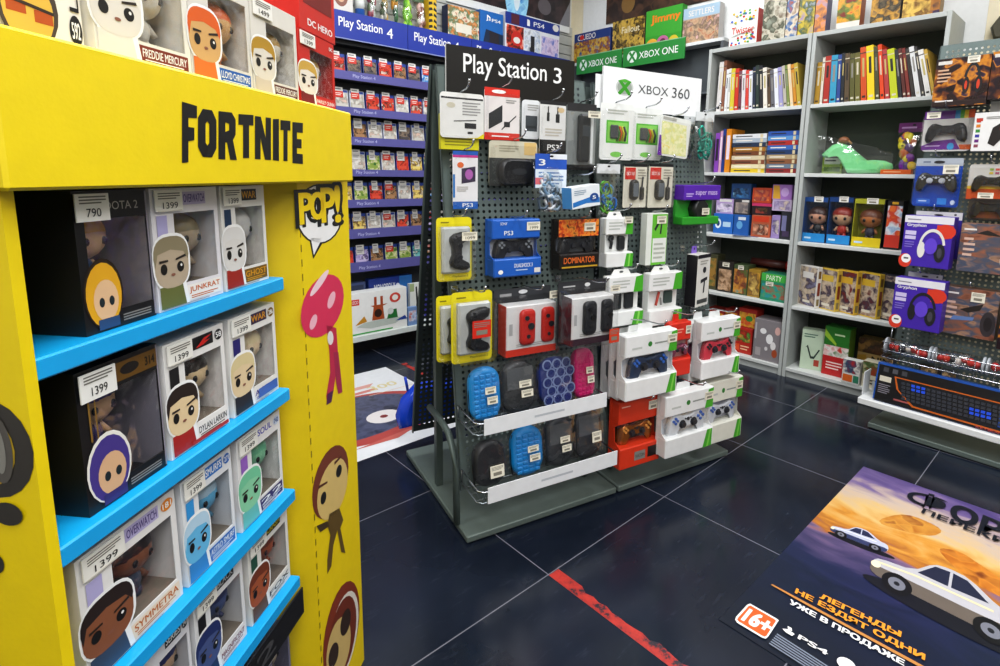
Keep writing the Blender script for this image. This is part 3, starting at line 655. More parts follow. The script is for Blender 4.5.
dbox(-1, 299, 335, 80, y=.022, label='red boxed figure with a white and blonde face, right end of display top', col='#c8281e', head=('#e6ddd0', '#c9a24a', '#7a1a1a'), plate=('HARLEY QUINN', '#d23020', WHITE), tagp='1399', group=G5, h=.135, win='#b9b6ac', num=('DC', '#b8281e', WHITE))
a_, b_ = fx(299, 334, 5, .022)
carton('figure_box', 'plain red box lying on the red boxed figure, right end of display top', 'boxed figure', DISP.at((a_+b_)/2, .122, ZT+.137), b_-a_, .12, .1, '#c9291f', [('t', 'DC HERO', .2, .1, .9, .2, WHITE, .02), ('r', .1, .4, .9, .9, '#7a1814')], G5)
# row 1
def blackbox(label, px0, px1, py, row, h, d, lab, price, accent, head, y=.015, window='#7d7790'):
    z = SHZ[row]; a, b = fx(px0, px1, py, y); w = b-a-.003
    r = thing('figure_box', label, 'boxed figure', DISP.at((a+b)/2, y+d, z+.0005), G5)
    m = MB(); t = .002; K = C('#141416', .35); x0, x1 = -w/2, w/2; wx0, wx1, wz0, wz1 = x0+w*.12, x1-w*.02, h*.13, h*.8
    m.box(x0, x1, -t, 0, 0, h, K); m.box(x0, x1, -d, -t, 0, t, K); m.box(x0, x1, -d, -t, h-t, h, K); m.box(x0, x0+t, -d, -t, t, h-t, K); m.box(x1-t, x1, -d, -t, t, h-t, '#8f8b96')
    for q0, q1, e, f in ((x0+t, wx0, t, h-t), (wx1, x1-t, t, h-t), (wx0, wx1, t, wz0), (wx0, wx1, wz1, h-t)): m.box(q0, q1, -d, -d+t, e, f, K)
    m.box(x0+t, x1-t, -t-.002, -t-.001, t, h-t, ART([window, '#b8b2c0', '#4a4454'], 18))
    lo = [('t', lab[0], lab[1], .86, lab[2], .92, lab[3], .0)]
    sk, hr, su = head
    lo += accent
    lo += [('e', .27, .27, .26, .255, '#e9e6dd' if row else '#2a1c10'), ('e', .27, .26, .235, .235, hr), ('e', .29, .22, .165, .15, sk), ('e', .23, .21, .035, .035, '#1b2a30'), ('e', .36, .21, .035, .035, '#1b2a30'), ('r', .16, .015, .44, .09, su)]
    m.draw(lo, x0, x1, 0, h, -d)
    for k in range(3): m.flat([(x0+w*.5, h*(.035+.02*k)), (x0+w*.92, h*(.035+.02*k)), (x0+w*.92, h*(.045+.02*k)), (x0+w*.5, h*(.045+.02*k))], -d-.0005, '#8d8a86')
    part('carton', m, r)
    f = MB(); f.flat([(wx0, wz0), (wx1, wz0), (wx1, wz1), (wx0, wz1)], -d+t*.5, FILM('#ffffff', .1, .45)); part('clear_window', f, r)
    doll('vinyl_figure', r, -w*.0, -d+.045, h*.24, h*.62, sk, hr, su)
    k = MB(); k.box(x0+w*price[1], x0+w*price[2], -d-.004, -d-.0025, h*.79, h*.98, '#efeee8'); k.draw([('l', .1, .6, .9, .92, '#6f6d66', 3), ('t', price[0], .28, .16, .72, .46, INK, .0)], x0+w*price[1], x0+w*price[2], h*.79, h*.985, -d-.004); part('price_tag', k, r)
    return r
blackbox('black boxed figure with long golden hair, left end of the top shelf', 76, 152, 255, 0, .152, .13, ('DOTA 2', .40, .86, '#b9b5ae'), ('790', .0, .42), [], ('#e3bb92', '#e0a81e', '#2c4f78'))
dbox(0, 153, 221, 250, y=.016, label='white boxed figure with orange lettering and grey-blond face, top shelf middle', col='#e2dfe2', head=('#b5a58e', '#8f8468', '#6a6f3a'), plate=('JUNKRAT', '#efeae2', '#c8641e'), num=None, lic=('OVERWATCH', '#bdb4d6', '#5a4a8a'), strip='#b4aed6', win='#2f4a4a', group=G5)
dbox(0, 222, 267, 240, y=.016, label='white boxed figure with pale face and yellow-brown plate, right end of top shelf', col='#e6e4de', head=('#d9d6d0', '#dcdad6', '#a0281c'), plate=('GHOST', '#7a5a1a', '#e0a020'), lic=('WAR', '#1a1a20', '#d9a020'), strip='#1f3a5a', win='#7d7020', group=G5)
# row 2
blackbox('black boxed figure with a purple hood print, left end of the second shelf', 78, 165, 430, 1, .160, .13, ('314', .82, .96, '#caa03a'), ('1399', .02, .42), [('r', .44, .83, .98, .965, '#6a4a14'), ('e', .62, .9, .12, .04, '#1a1512'), ('t', '314', .82, .865, .95, .93, '#1a1512', .03), ('r', .1, .5, .12, .8, '#8a6a2a'), ('r', .17, .5, .185, .8, '#8a6a2a')], ('#d9b08a', '#4a3a8a', '#3a2f72'), window='#3a3632')
dbox(1, 165, 228, 390, y=.016, label='white boxed figure with dark hair and a red sweater, middle of the second shelf', col='#e8e6e2', head=('#e2c9a0', '#2b1f1a', '#a8241c'), plate=('DYLAN LARKIN', '#ece8e2', '#2a2420'), num=('58', '#1b1b1d', WHITE), lic=('', '#1b1b1d', WHITE), strip='#1b1b1d', win='#5c5444', group=G5, over=[('p', [(.47, .87), (.62, .94), (.76, .95), (.62, .91), (.72, .91), (.6, .88)], '#c8241c'), ('r', .3, .02, .95, .055, '#b02a1e')])
dbox(1, 229, 277, 350, y=.016, label='white boxed figure with pale blond hair, right end of the second shelf', col='#e6e4df', head=('#e0c9a2', '#d9c89a', '#2a2a30'), plate=('AGENT', '#e9e6e0', '#5a4a9a'), num=('286', '#7a5a1a', WHITE), lic=('WAR', '#33214a', '#d99a20'), strip='#2a2470', win='#6b6030', group=G5, over=[('r', .5, .05, .94, .15, '#4a6fb8')])
# row 3
dbox(2, 72, 181, 560, y=.016, d=.1, label='white boxed figure with dark hair and orange lettering, left end of the third shelf', col='#e8e6e3', head=('#8a5638', '#2a1f1c', '#3a4a62'), plate=('SYMMETRA', '#ead9c2', '#c06a1e'), num=('181', '#e08a1e', WHITE), lic=('OVERWATCH', '#c0b8dc', '#5a4a8a'), strip='#b4aed6', win='#4a4642', group=G5)
dbox(2, 182, 236, 520, y=.016, label='white boxed figure with a pale blue face and blue plate, middle of the third shelf', col='#e4e6e8', head=('#6ab8e0', '#b8d4e6', '#3a8ac8'), plate=('ASTRO SMURF', '#2a6ab8', WHITE), num=('271', '#2a6ab8', WHITE), lic=('SMURFS', '#2a78c8', WHITE), strip='#3a9ad8', win='#4a5a78', group=G5)
dbox(2, 237, 283, 470, y=.016, label='white boxed figure with a green cone-shaped face print, right end of the third shelf', col='#e6e4e2', head=('#8fd0a8', '#7ac8a0', '#6fc0b8'), plate=('22', '#3a2a6a', WHITE), num=('742', '#c9d4e6', '#2a4a8a'), lic=('SOUL', '#ece9e4', '#4a4ab0'), strip='#9a6ac0', win='#6f7a3a', group=G5)
# row 4
dbox(3, 140, 191, 640, y=.016, label='white and black boxed figure with a large number, left end of the lowest shelf', col='#dfdfe2', head=('#c9a98a', '#1f2a6a', '#22305a'), plate=('FIGURE', '#1f2a5a', WHITE), num=('241', '#16161a', WHITE), lic=('SERIES', '#1d1d22', WHITE), tagp=None, strip='#1f2a5a', win='#4a5270', group=G5)
dbox(3, 192, 246, 610, y=.016, label='white boxed figure with a dark blue helmet print, middle of the lowest shelf', col='#e2e2e2', head=('#4a5a8a', '#26346a', '#22305a'), plate=('MAGNIFICENT', '#e6e2e0', '#7a2a2a'), lic=('BLACK', '#1d1d22', '#c9c9c9'), strip='#1b1b1d', win='#4f5560', group=G5)
dbox(3, 247, 290, 560, y=.016, label='white boxed figure with rust brown face, right end of the lowest full shelf', col='#e4e2dc', head=('#a85a34', '#7a3a22', '#6a4a30'), plate=('FOX', '#e2e0da', '#3a3a3a'), lic=('CRASH', '#17171a', '#d9c820'), strip='#2a5a4a', win='#7a7420', group=G5)
for i, (a0, a1, colr, lab) in enumerate((( -.79, -.70, '#8d8a98', 'grey lilac boxed figure on the bottom shelf under the black strip, left one'), (-.695, -.615, '#77748a', 'grey boxed figure on the bottom shelf under the black strip, right one'))):
    figbox(lab, DISP.at((a0+a1)/2, .12, .2155), a1-a0, .13, .1, colr, ('#b9a890', '#5a5260', '#6a6480'), ('SERIES', '#3a3648', '#d9d6e0'), tagp='1399', group=G5, win='#5a566a')
# ================================================================== twin pegboard stands
def pegpanel(fn, x0, x1, z0, z1, mat=PEGM, pitch=.0205, r=.0052):
    """perforated sheet: every hole is cut"""
    m = MB(fn); nx = int((x1-x0)/pitch); nz = int((z1-z0)/pitch); px, pz = (x1-x0)/nx, (z1-z0)/nz
    vs = []; fs = []
    for j in range(nz):
        for i in range(nx):
            cx, cz = x0+(i+.5)*px, z0+(j+.5)*pz; o = len(vs)
            edge = i == 0 or i == nx-1 or j == 0 or j == nz-1
            vs += [(cx-px/2, 0, cz-pz/2), (cx+px/2, 0, cz-pz/2), (cx+px/2, 0, cz+pz/2), (cx-px/2, 0, cz+pz/2)]
            if edge: fs.append((o, o+1, o+2, o+3)); continue
            vs += [(cx+r*math.cos(math.radians(a)), 0, cz+r*math.sin(math.radians(a))) for a in (225, 270, 315, 0, 45, 90, 135, 180)]
            fs += [(o, o+1, o+6, o+5, o+4), (o+1, o+2, o+8, o+7, o+6), (o+2, o+3, o+10, o+9, o+8), (o+3, o, o+4, o+11, o+10)]
    m.add(vs, fs, mat)
    return m
FY = lambda z: .06+.14*z            # depth of the front sheet at height z
RY = lambda z: .60-.185*z           # depth of the rear sheet
FR = C('#56625e', .45, .3); BASE = C('#75817b', .32, .25)
def stand(label, ox, w=.585, left_leg=True):
    st = thing('pegboard_stand', label, 'display stand', PEG.at(ox, 0, 0), 'twin pegboard stands')
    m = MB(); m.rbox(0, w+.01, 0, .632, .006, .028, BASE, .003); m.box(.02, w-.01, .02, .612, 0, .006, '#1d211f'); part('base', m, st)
    m = pegpanel(lambda x, y, z: (x, FY(z)+y, z), .012, w, .14, 1.5); m.box(.012, .016, 0, .012, .14, 1.5, PEGM); m.box(w-.004, w, 0, .012, .14, 1.5, PEGM); m.box(.012, w, 0, .012, 1.494, 1.5, PEGM); part('front_panel', m, st)
    m = pegpanel(lambda x, y, z: (x, RY(z)+y, z), .008, w, .13, 1.505, C('#323a3c', .5, .35)); m.box(.008, .012, -.012, 0, .13, 1.505, FR); part('rear_panel', m, st)
    for x, xl in ((.03, -.002 if left_leg else .05), (w-.05, w-.05)):
        m = MB(); m.box(x-.012, x+.012, .318, .342, .028, 1.49, FR); part('post', m, st)
        m = MB(); k_ = 0 if xl < 0 else .045; m.tube([(xl, .33, .335), (xl, .22+k_, .33), (xl, .15+k_, .315), (xl, .105+k_, .27), (xl, .085+k_, .2), (xl, .08+k_, .028)], .0115, FR, 8); part('leg', m, st)
    return st
stA = stand('grey perforated stand with black header sign, left one of the pair', 0)
stB = stand('grey perforated stand with white header sign, right one of the pair', .605, .575, False)
# header signs
def sign(name, label, pts, y, colr, edge, prints, text=None):
    x0, z1 = PEG.hit(*pts[0], y); x1 = PEG.hit(*pts[1], y)[0]; z0 = z1-pts[2]
    r = thing(name, label, 'sign', PEG.at((x0+x1)/2, y, z0))
    w = x1-x0; m = MB(); m.box(-w/2, w/2, 0, .009, 0, z1-z0, edge, front=colr); m.draw(prints, -w/2, w/2, 0, z1-z0, 0); part('sign_board', m, r)
    for q in (-1, 1): m = MB(); m.box(q*w*.35-.012, q*w*.35+.012, .009, .011, -.03, .05, FR); part('bracket', m, r)
    return r
sign('store_sign', 'black sign lettered in white on top of the left stand', ((446, 43.5), (575, 57.5), .152), .236, '#17140f', WHITE, [('t', 'Play Station', .12, .36, .76, .86, WHITE, .012), ('t', '3', .82, .46, .885, .80, WHITE, .012)])
xlogo = [('e', .2, .55, .085, .2, '#c9cdc9'), ('e', .2, .55, .07, .165, '#9aa39a'), ('p', [(.135, .70), (.165, .72), (.265, .41), (.25, .37), (.235, .37)], '#3f9a2a'), ('p', [(.265, .70), (.235, .72), (.135, .41), (.15, .37), (.165, .37)], '#3f9a2a'), ('p', [(.15, .71), (.2, .66), (.25, .71), (.2, .75)], '#57b03a')]
sign('store_sign', 'white sign with a green round emblem on top of the right stand', ((604, 65.5), (702, 77.5), .152), .236, '#f3f4f4', '#e0e2e2', xlogo+[('t', 'XBOX', .33, .45, .64, .66, '#55585a', .004), ('t', '360', .68, .43, .87, .69, '#55585a', .004)])
x0, z1 = PEG.hit(596, 73.5, .2475); m = MB(); m.box(0, .5, 0, .0025, .03, .15, '#eceeee')
tag(m.build('store_sign', None, PEG.at(x0, .2475, z1-.15)), 'blank white board peeking out behind the white sign with the round emblem', 'sign')

def peg(x0, y0, x1, y1, off=.05, rz=0, rx=0, ry=0, d=0.0):
    """where a hung product stands out from the front sheet: returns matrix (base centre, back face), width, height"""
    z = 1.0
    for _ in range(3):
        y = FY(z)-off; a, b, o, t = PEG.rect(x0, y0, x1, y1, y-d*.6); a = PEG.hit(x0, (y0+y1)/2, y-d*.35)[0]; b = PEG.hit(x1, (y0+y1)/2, y-d)[0]; z = (o+t)/2
    return PEG.at((a+b)/2, y, o, rz, rx, ry), b-a, t-o, (a+b)/2, y, o, t
HOOKS = []
def hook(x, z, y, out=.03):
    """chrome prong from the sheet at (x, z) to just past the product"""
    s = stA if x < .6 else stB; ox = 0 if x < .6 else .605
    m = MB(); yb = FY(z); zb_ = z-.026; yb = FY(zb_); m.tube([(x-ox, yb-.001, zb_), (x-ox, yb-.03, zb_-.001), (x-ox, y+.004, z+.0), (x-ox, y-out*.7, z+.004), (x-ox, y-out, z+.012), (x-ox, y-out-.006, z+.022)], .0026, CHROME, 7); m.ell(x-ox, y-out-.007, z+.024, .005, .005, .005, CHROME, 8, 5); m.box(x-ox-.012, x-ox+.012, yb-.004, yb-.001, zb_-.012, zb_+.012, CHROME)
    part('hook', m, s)
def hung(x0, y0, x1, y1, off=.05, d=.03, hk=True, hz=0.0, **k):
    M, w, h, x, y, o, t = peg(x0, y0, x1, y1, off, d=d, **k)
    if hk: hook(x, t+.006+hz, y, d+.045)
    return M, w, h
GY = 'console accessories hanging on the left stand'; GX = 'console accessories hanging on the right stand'
DK = '#1b1c20'; RED = '#d5301f'; PS = '#1e62b8'; GRN = '#4cae2a'; GRND = '#2f8a22'
# --- left stand, first row
M, w, h = hung(440, 93, 484, 138, .085, .005); blister('accessory_pack', 'white card pack with a small black adapter picture, top left of the left stand', 'accessory pack', M, w, h, .012, '#e6e6e2',
    [('r', .02, .86, .98, .9, DK), ('e', .24, .72, .1, .06, '#cfc9b4'), ('l', .5, .5, .92, .82, '#9a9a98', 5), ('r', .55, .22, .82, .34, DK), ('p', [(.3, .36), (.82, .4), (.82, .42), (.3, .38)], DK), ('r', .62, .1, .74, .15, DK), ('p', [(.6, 0), (1, 0), (1, .12), (.85, .02)], '#e5d21c')], group=GY)
M, w, h = hung(439, 128, 478, 150, .05, .01, False); carton('accessory_pack', 'yellow pack peeking out below the white card pack', 'accessory pack', M, w, h+.04, .018, '#cfc81e', [('l', .1, .1, .9, .35, '#8f8a10', 3), ('r', .1, .55, .9, .7, DK)], GY)
M, w, h = hung(485, 88, 522, 140, .07, .02); blister('accessory_pack', 'red and white clamshell with a black adapter and cables', 'accessory pack', M, w, h, .022, '#efe9e6',
    [('p', [(0, .84), (1, .84), (1, 1), (0, 1)], RED), ('r', 0, 0, 1, .14, RED), ('e', .4, .93, .2, .035, WHITE), ('p', [(.12, .5), (.5, .68), (.5, .36), (.12, .2)], '#23272a'), ('p', [(.48, .22), (.9, .5), (.9, .47), (.48, .19)], DK), ('r', .55, .26, .72, .36, DK), ('l', .2, .05, .8, .1, WHITE, 1), ('l', .6, .72, .9, .8, '#9a9a98', 2)], group=GY)
M, w, h = hung(522, 100, 541, 139, .045, .01, False); blister('accessory_pack', 'small white card with a grey battery pack between clamshell and cable card', 'accessory pack', M, w, h, .014, '#e3e5e6', [('r', .2, .2, .85, .6, '#3c444a'), ('r', .25, .28, .8, .34, '#20262a'), ('l', .3, .72, .9, .9, '#a5a49e', 3)], group=GY)
M, w, h = hung(540, 101, 567, 154, .06, .012); blister('accessory_pack', 'white cable card with two black plugs and a black foot', 'accessory pack', M, w, h, .016, '#e4e4e1',
    [('r', 0, 0, 1, .27, '#141416'), ('t', 'PS3', .3, .07, .75, .18, WHITE, .01), ('r', 0, .93, 1, 1, '#2a2a2c'), ('r', .26, .62, .36, .78, DK), ('r', .29, .78, .33, .9, DK), ('r', .6, .6, .75, .76, DK), ('r', .65, .76, .7, .9, DK), ('l', .2, .33, .85, .5, '#c5beb0', 3), ('e', .8, .84, .13, .05, '#e2c79a')], group=GY)
M, w, h = hung(568, 103, 601, 170, .06, .035); 
def bar(r, w, h, d):
    m = MB(); m.rbox(-w*.18, w*.2, -d*.75, -.004, h*.12, h*.84, '#26292b', .008); m.rbox(-w*.12, w*.14, -d*.82, -d*.75, h*.5, h*.66, '#3a4043', .002); m.box(w*.25, w*.34, -d*.4, -.004, h*.1, h*.8, '#d5d8d6'); part('black_bar', m, r)
blister('accessory_pack', 'tall clear box holding a black motion bar', 'accessory pack', M, w, h, .04, '#8d9290', [('r', 0, .88, 1, 1, '#2f2f31'), ('r', 0, 0, 1, .08, '#161618')], extra=bar, price=(.5, .78, .92, .88), group=GY)
# second row
M, w, h = hung(453, 151, 479, 209, .06, .012); blister('accessory_pack', 'narrow white pack with a purple picture and blue foot', 'accessory pack', M, w, h, .014, '#efeef0',
    [('r', 0, 0, 1, .13, PS), ('t', 'PS3', .38, .03, .8, .1, WHITE, .01), ('r', 0, .93, 1, 1, '#2a5fb0'), ('r', 0, .89, 1, .93, '#c03a8a'), ('p', [(.34, .44), (.9, .48), (.9, .74), (.34, .70)], '#3a2a4a'), ('e', .64, .6, .16, .09, '#b060b0'), ('e', .3, .76, .13, .05, '#e06a2a'), ('r', 0, .2, .08, .6, '#2a7ac0'), ('l', .15, .3, .6, .4, '#b9b5b0', 3)], group=GY)
M, w, h = hung(490, 141, 541, 186, .05, .03)
def psp(r, w, h, d):
    m = MB(); m.pillow(rrect(-w*.36, w*.42, h*.02, h*.62, h*.24), -d, -.004, '#191a1d', .86); m.draw([('e', .5, .5, .2, .12, '#2b2d31')], -w*.36, w*.42, h*.02, h*.62, -d-.001); part('pouch', m, r)
blister('accessory_pack', 'black zipped pouch on a pale yellow card, second row of left stand', 'accessory pack', M, w, h, .035, '#cfcab4', [('r', 0, 0, .12, .2, '#d9c41e'), ('r', .72, .7, .98, .98, '#d9b878'), ('l', .2, .75, .6, .92, '#a8a28c', 3), ('r', 0, 0, 1, .62, '#3a3d3c')], extra=psp, group=GY)
M, w, h = hung(534, 154, 567, 212, .095, .02); baggie('accessory_bag', 'clear bag with a blue and white card header, middle of the left stand', 'accessory bag', M, w, h, .025, ['#c9d6e0', '#7fa6c8', '#e8edf2', '#5a6a78', '#9ab0c4'], '#2a5ab8', GY, straps=True, k=6, head_h=.58, prints=[('r', .0, .0, 1, .55, '#dbe6f2'), ('l', .1, .08, .9, .5, '#6a8ab8', 4), ('r', 0, .1, .25, .3, '#d8707a'), ('r', .45, .85, 1, 1, '#e9edf4'), ('t', '3', .1, .66, .3, .84, WHITE, .02)])
M, w, h = hung(563, 177, 601, 207, .125, .045, True, ry=-6, rz=8); carton('accessory_box', 'small white and blue box tilted on its hook', 'accessory box', M, w*.95, h*.72, .05, '#e9eef2', [('p', [(.02, .3), (.6, .45), (.98, .38), (.98, .14), (.5, .2), (.02, .08)], '#2a78c0'), ('e', .78, .42, .16, .2, '#1a4a90'), ('t', '5', .72, .34, .84, .5, WHITE, .02), ('l', .08, .6, .5, .85, '#8aa0b4', 3)], GY, sidecol='#4a90cc')
# third row
for args in ((( 438, 218, 477, 282), .055, 'yellow clamshell with an upright black controller, third row at the left edge', None, '1099'),
             ((438, 297, 470, 363), .052, 'yellow clamshell half hidden behind another, fourth row at left', None, None),
             ((453, 293, 498, 364), .125, 'yellow clamshell with a black controller and red sticker, front of the fourth row', 'red', None)):
    M, w, h = hung(*args[0], args[1], .045, args[3] is not None or args[4] is not None)
    r = blister('controller_pack', args[2], 'controller pack', M, w, h, .05, C('#e8d91a', .4), [('r', .12, .13, .9, .86, '#b9bcb8'), ('t', 'PlayStation2', .45, .045, .9, .085, '#6a6210', .0), ('l', .12, .9, .4, .95, '#8a8210', 1)], pad=dict(w=.82*1.32*h/ w*.62 if False else 1.02, c='#1d1e21', v=True, z=.49), inner=(.12, .13, .92, .86, C('#c3c7c6', .3)), group=GY,
        price=(.55, .66, .98, .79, args[4]) if args[4] else ((.35, .4, .8, .64, None, '#d4301e') if args[3] else None))
M, w, h = hung(488, 219, 542, 275, .03, .065)
notched('controller_box', 'bright blue box with a black controller behind a cut-away front', 'controller box', M, w, h, .065, '#1f62bd', None, '#202126', [('L', ('t', 'DUALSHOCK 3', .42, .5, .8, .72, WHITE, .01)), ('L', ('l', .45, .3, .75, .42, '#c9d6ea', 1)), ('L', ('r', .84, .15, .97, .42, '#e0dcd8')), ('L', ('e', .14, .3, .05, .12, WHITE)), ('H', ('t', 'PS3', .24, .2, .42, .42, WHITE, .01)), ('H', ('t', 'SONY', .16, .72, .3, .86, WHITE, .0))], GY, '#c9ccd2', price=(.7, .8, .98, .95, '1999'), key='#7d8288')
M, w, h = hung(554, 219, 600, 268, .03, .06)
notched('controller_box', 'dark box with orange flame hood and a black controller', 'controller box', M, w, h, .06, C('#1d1512', .35), None, '#1f2024', [('L', ('t', 'DOMINATOR', .1, .4, .88, .78, '#e0702a', .02)), ('L', ('r', .05, .12, .95, .22, '#c9a02a')), ('H', ('r', 0, 0, 1, 1, ART(['#7a1f12', '#d8561f', '#f09a3a', '#4a1410'], 45)))], GY, '#6f7680', price=(.62, .76, .9, .93))
# fourth row
M, w, h = hung(497, 290, 562, 357, .04, .08)
def tray2(r, w, h, d, body, dark):
    m = MB(); m.rbox(-w*.42, w*.46, -d*.72, -.004, h*.06, h*.8, '#e3e3e2', .004); m.box(-w*.423, -w*.42, -d*.72, -.004, h*.06, h*.8, body); m.draw([('r', .0, .0, 1, .14, body), ('l', .2, .17, .8, .24, '#a5a5a5', 2), ('e', .85, .32, .08, .1, dark), ('e', .85, .32, .06, .075, '#d9d5d2'), ('l', .06, .3, .14, .8, '#b5b5b5', 1)], -w*.42, w*.46, h*.06, h*.8, -d*.72); part('inner_carton', m, r)
M0 = M
r = blister('controller_pack', 'clear clamshell with a red controller in a white carton', 'controller pack', M, w, h, .08, '#2a2b2e', [('r', 0, .88, 1, 1, '#3a3c40'), ('e', .5, .94, .08, .03, '#d9dadc'), ('r', .1, .89, .3, .93, '#9a9a9c')], group=GY, price=(.76, .88, .99, .99), extra=lambda r, w, h, d: tray2(r, w, h, d, '#d5381f', '#a02a1a'))
def halfpad(r, w, h, d, cA, cB):
    m = MB()
    for k, (xc, ww) in enumerate(((-w*.07, w*.26), (w*.29, w*.22))):
        m.pillow(rrect(xc-ww/2, xc+ww/2, h*.22, h*.74, ww*.3), -d*.9, -d*.72, cA, .82); m.disc(xc-ww*.12, h*.62, ww*.14, -d*.95, -d*.85, cB, 10); m.disc(xc+ww*.15, h*.5, ww*.2, -d*.97, -d*.85, cB, 12); m.disc(xc, h*.35, ww*.12, -d*.94, -d*.85, cB, 10)
    part('controller', m, r)
halfpad(r, w, h, .08, '#c5281c', '#26262a')
M, w, h = hung(562, 283, 620, 346, .142, .085)
r = blister('controller_pack', 'clear clamshell with a black controller in a white and maroon carton', 'controller pack', M, w, h, .085, '#232428', [('r', 0, .86, 1, 1, '#2f3034'), ('l', .1, .9, .4, .95, '#b0b0b0', 1), ('e', .6, .93, .06, .03, '#d0d0d0')], group=GY, price=(.78, .06, .99, .28, None, '#d4401e'), extra=lambda r, w, h, d: tray2(r, w, h, d, '#3a1f2e', '#5a3a52'))
halfpad(r, w, h, .085, '#1f2127', '#0f1013'); sticker(r, w*.26, w*.46, h*.88, h*.97, -.089)
# --- wire baskets with phone-like cases
def basket(label, stripq, ytop, yoff=.0):
    """stripq: strip corners in the photo: upper left, upper right, lower left"""
    zz = .5
    for _ in range(3):
        y = FY(zz)-.15; p0 = PEG.hit(*stripq[0], y); p1 = PEG.hit(*stripq[1], y); p2 = PEG.hit(*stripq[2], y); zz = (p0[1]+p1[1])/2
    x0, x1, z1, z0 = max(.016, p0[0]-.03), p1[0]-.0, zz, zz-(p0[1]-p2[1])
    x1 = min(x1, .585)
    r = thing('wire_basket', label, 'wire basket', PEG.at((x0+x1)/2, y, z0), 'wire baskets on the left stand'); w = x1-x0; h = z1-z0; D = FY(z0)-y-.004
    m = MB(); W = C('#8f979b', .3, .8)
    a = -w/2; b = w/2
    m.tube([(a, D, h*.9), (a, .01, h*.75), (a+.015, 0, h*.7), (b-.015, 0, h*.7), (b, .01, h*.75), (b, D, h*.9)], .003, CHROME, 6)
    m.tube([(a, D, 0), (a, .02, -.005), (a+.015, .01, -.008), (b-.015, .01, -.008), (b, .02, -.005), (b, D, 0)], .003, W, 6)
    for k in range(7): x = a+.02+(w-.04)*k/6; m.tube([(x, D, -.004), (x, .02, -.008), (x, .012, 0), (x, .003, h*.7)], .0018, W, 5)
    for q in (a, b): m.tube([(q, D, h*.9), (q, D, 0)], .003, W, 6)
    for k in range(3): m.tube([(a, .03+D*.3*k, -.006), (b, .03+D*.3*k, -.006)], .0018, W, 5)
    part('wire_frame', m, r)
    m = MB(); m.box(a+.025, b, -.006, -.003, -.004, h, '#eef0f2'); m.draw([('l', .38, .35, .68, .65, '#c2c6cc', 1)], a+.025, b, -.004, h, -.006); part('label_strip', m, r)
    return (z0, y, D)
b1 = basket('upper wire basket with a white label strip on the left stand', ((475.5, 421), (606, 392), (476.5, 435.5)), 0)
b2 = basket('lower wire basket with a white label strip on the left stand', ((484, 489), (616.5, 449.5), (486, 503)), 0)
def hardcase(label, x0, y0, x1, y1, bk, colr, pat=None, d=.035, tint=None, stick=((.4, .52, .72, .64), (.45, .34, .76, .47))):
    z0, by, D = bk; y = by+.075
    a, b, o, t = PEG.rect(x0, y0, x1, y1, y); w = b-a; h = t-z0-.0
    r = thing('console_case', label, 'carrying case', PEG.at((a+b)/2, y+.012, z0+.002, 0, -7), 'soft console cases in the wire baskets')
    m = MB(); m.pillow(rrect(-w*.46, w*.46, .004, h*.96, w*.4, 6), -d, -.004, colr, .88); 
    if pat == 'ribs':
        for j in range(9):
            for i in range(4): m.rbox(-w*.36+i*w*.18, -w*.22+i*w*.18, -d-.003, -d+.002, h*(.1+.085*j), h*(.165+.085*j), colr, .003)
    if pat == 'rings':
        for j in range(5):
            for i in range(3):
                cx, cz = -w*.26+i*w*.26+(j % 2)*w*.1, h*(.16+.17*j); m.disc(cx, cz, w*.13, -d-.001, -d+.001, '#8fa0c8', 12); m.disc(cx, cz, w*.095, -d-.002, -d+.001, colr, 12)
    if pat == 'mesh': m.draw([('r', .12, .5, .88, .9, '#5d6063')], -w*.46, w*.46, 0, h*.96, -d-.0005)
    m.tube([(-w*.44, -d*.5, h*.1), (-w*.465, -d*.5, h*.5), (-w*.4, -d*.5, h*.85)], .002, '#111', 5)
    part('case_shell', m, r)
    f = MB(); rr = random.Random(len(label)); n = 8; vs = []; fs = []
    for j in range(n+1):
        for i in range(n+1): vs.append((-w*.475+w*.95*i/n, -d-.008-.006*math.sin(math.pi*i/n)+rr.uniform(-.0035, .0035), .002+h*1.02*j/n))
    for j in range(n):
        for i in range(n): q = j*(n+1)+i; fs.append((q, q+1, q+n+2, q+n+1))
    f.add(vs, fs, FILM('#ffffff', .07, .5, .1), True); part('clear_sleeve', f, r)
    for s in stick: sticker(r, -w/2+w*s[0], -w/2+w*s[2], h*s[1], h*s[3], -d-.018)
BL = C('#1490d8', .4)
hardcase('bright blue ribbed case, left end of the upper basket', 468, 367, 501, 425, b1, BL, 'ribs')
hardcase('black case with grey mesh top in the upper basket beside the ribbed blue one', 500, 361, 537, 412, b1, '#2b2d30', 'mesh')
hardcase('navy case printed with pale rings in the upper basket', 537, 357, 573, 405, b1, '#1c2f7a', 'rings', stick=())
hardcase('hot pink case, right end of the upper basket', 573, 348, 594, 400, b1, C('#d81a78', .4), 'ribs')
hardcase('plain black case with one white sticker, left end of the lower basket', 472, 441, 506, 500, b2, '#202125', None, stick=((.4, .25, .8, .5),))
hardcase('bright blue ribbed case in the lower basket', 510, 427, 543, 480, b2, BL, 'ribs')
hardcase('dark grey case with mesh front and two stickers, lower basket', 544, 418, 573, 466, b2, '#33363a', 'mesh')
hardcase('dark case under a pale grey sleeve, right end of the lower basket', 573, 409, 601, 456, b2, '#2b2d31', 'mesh', stick=((.5, .35, .82, .55),))
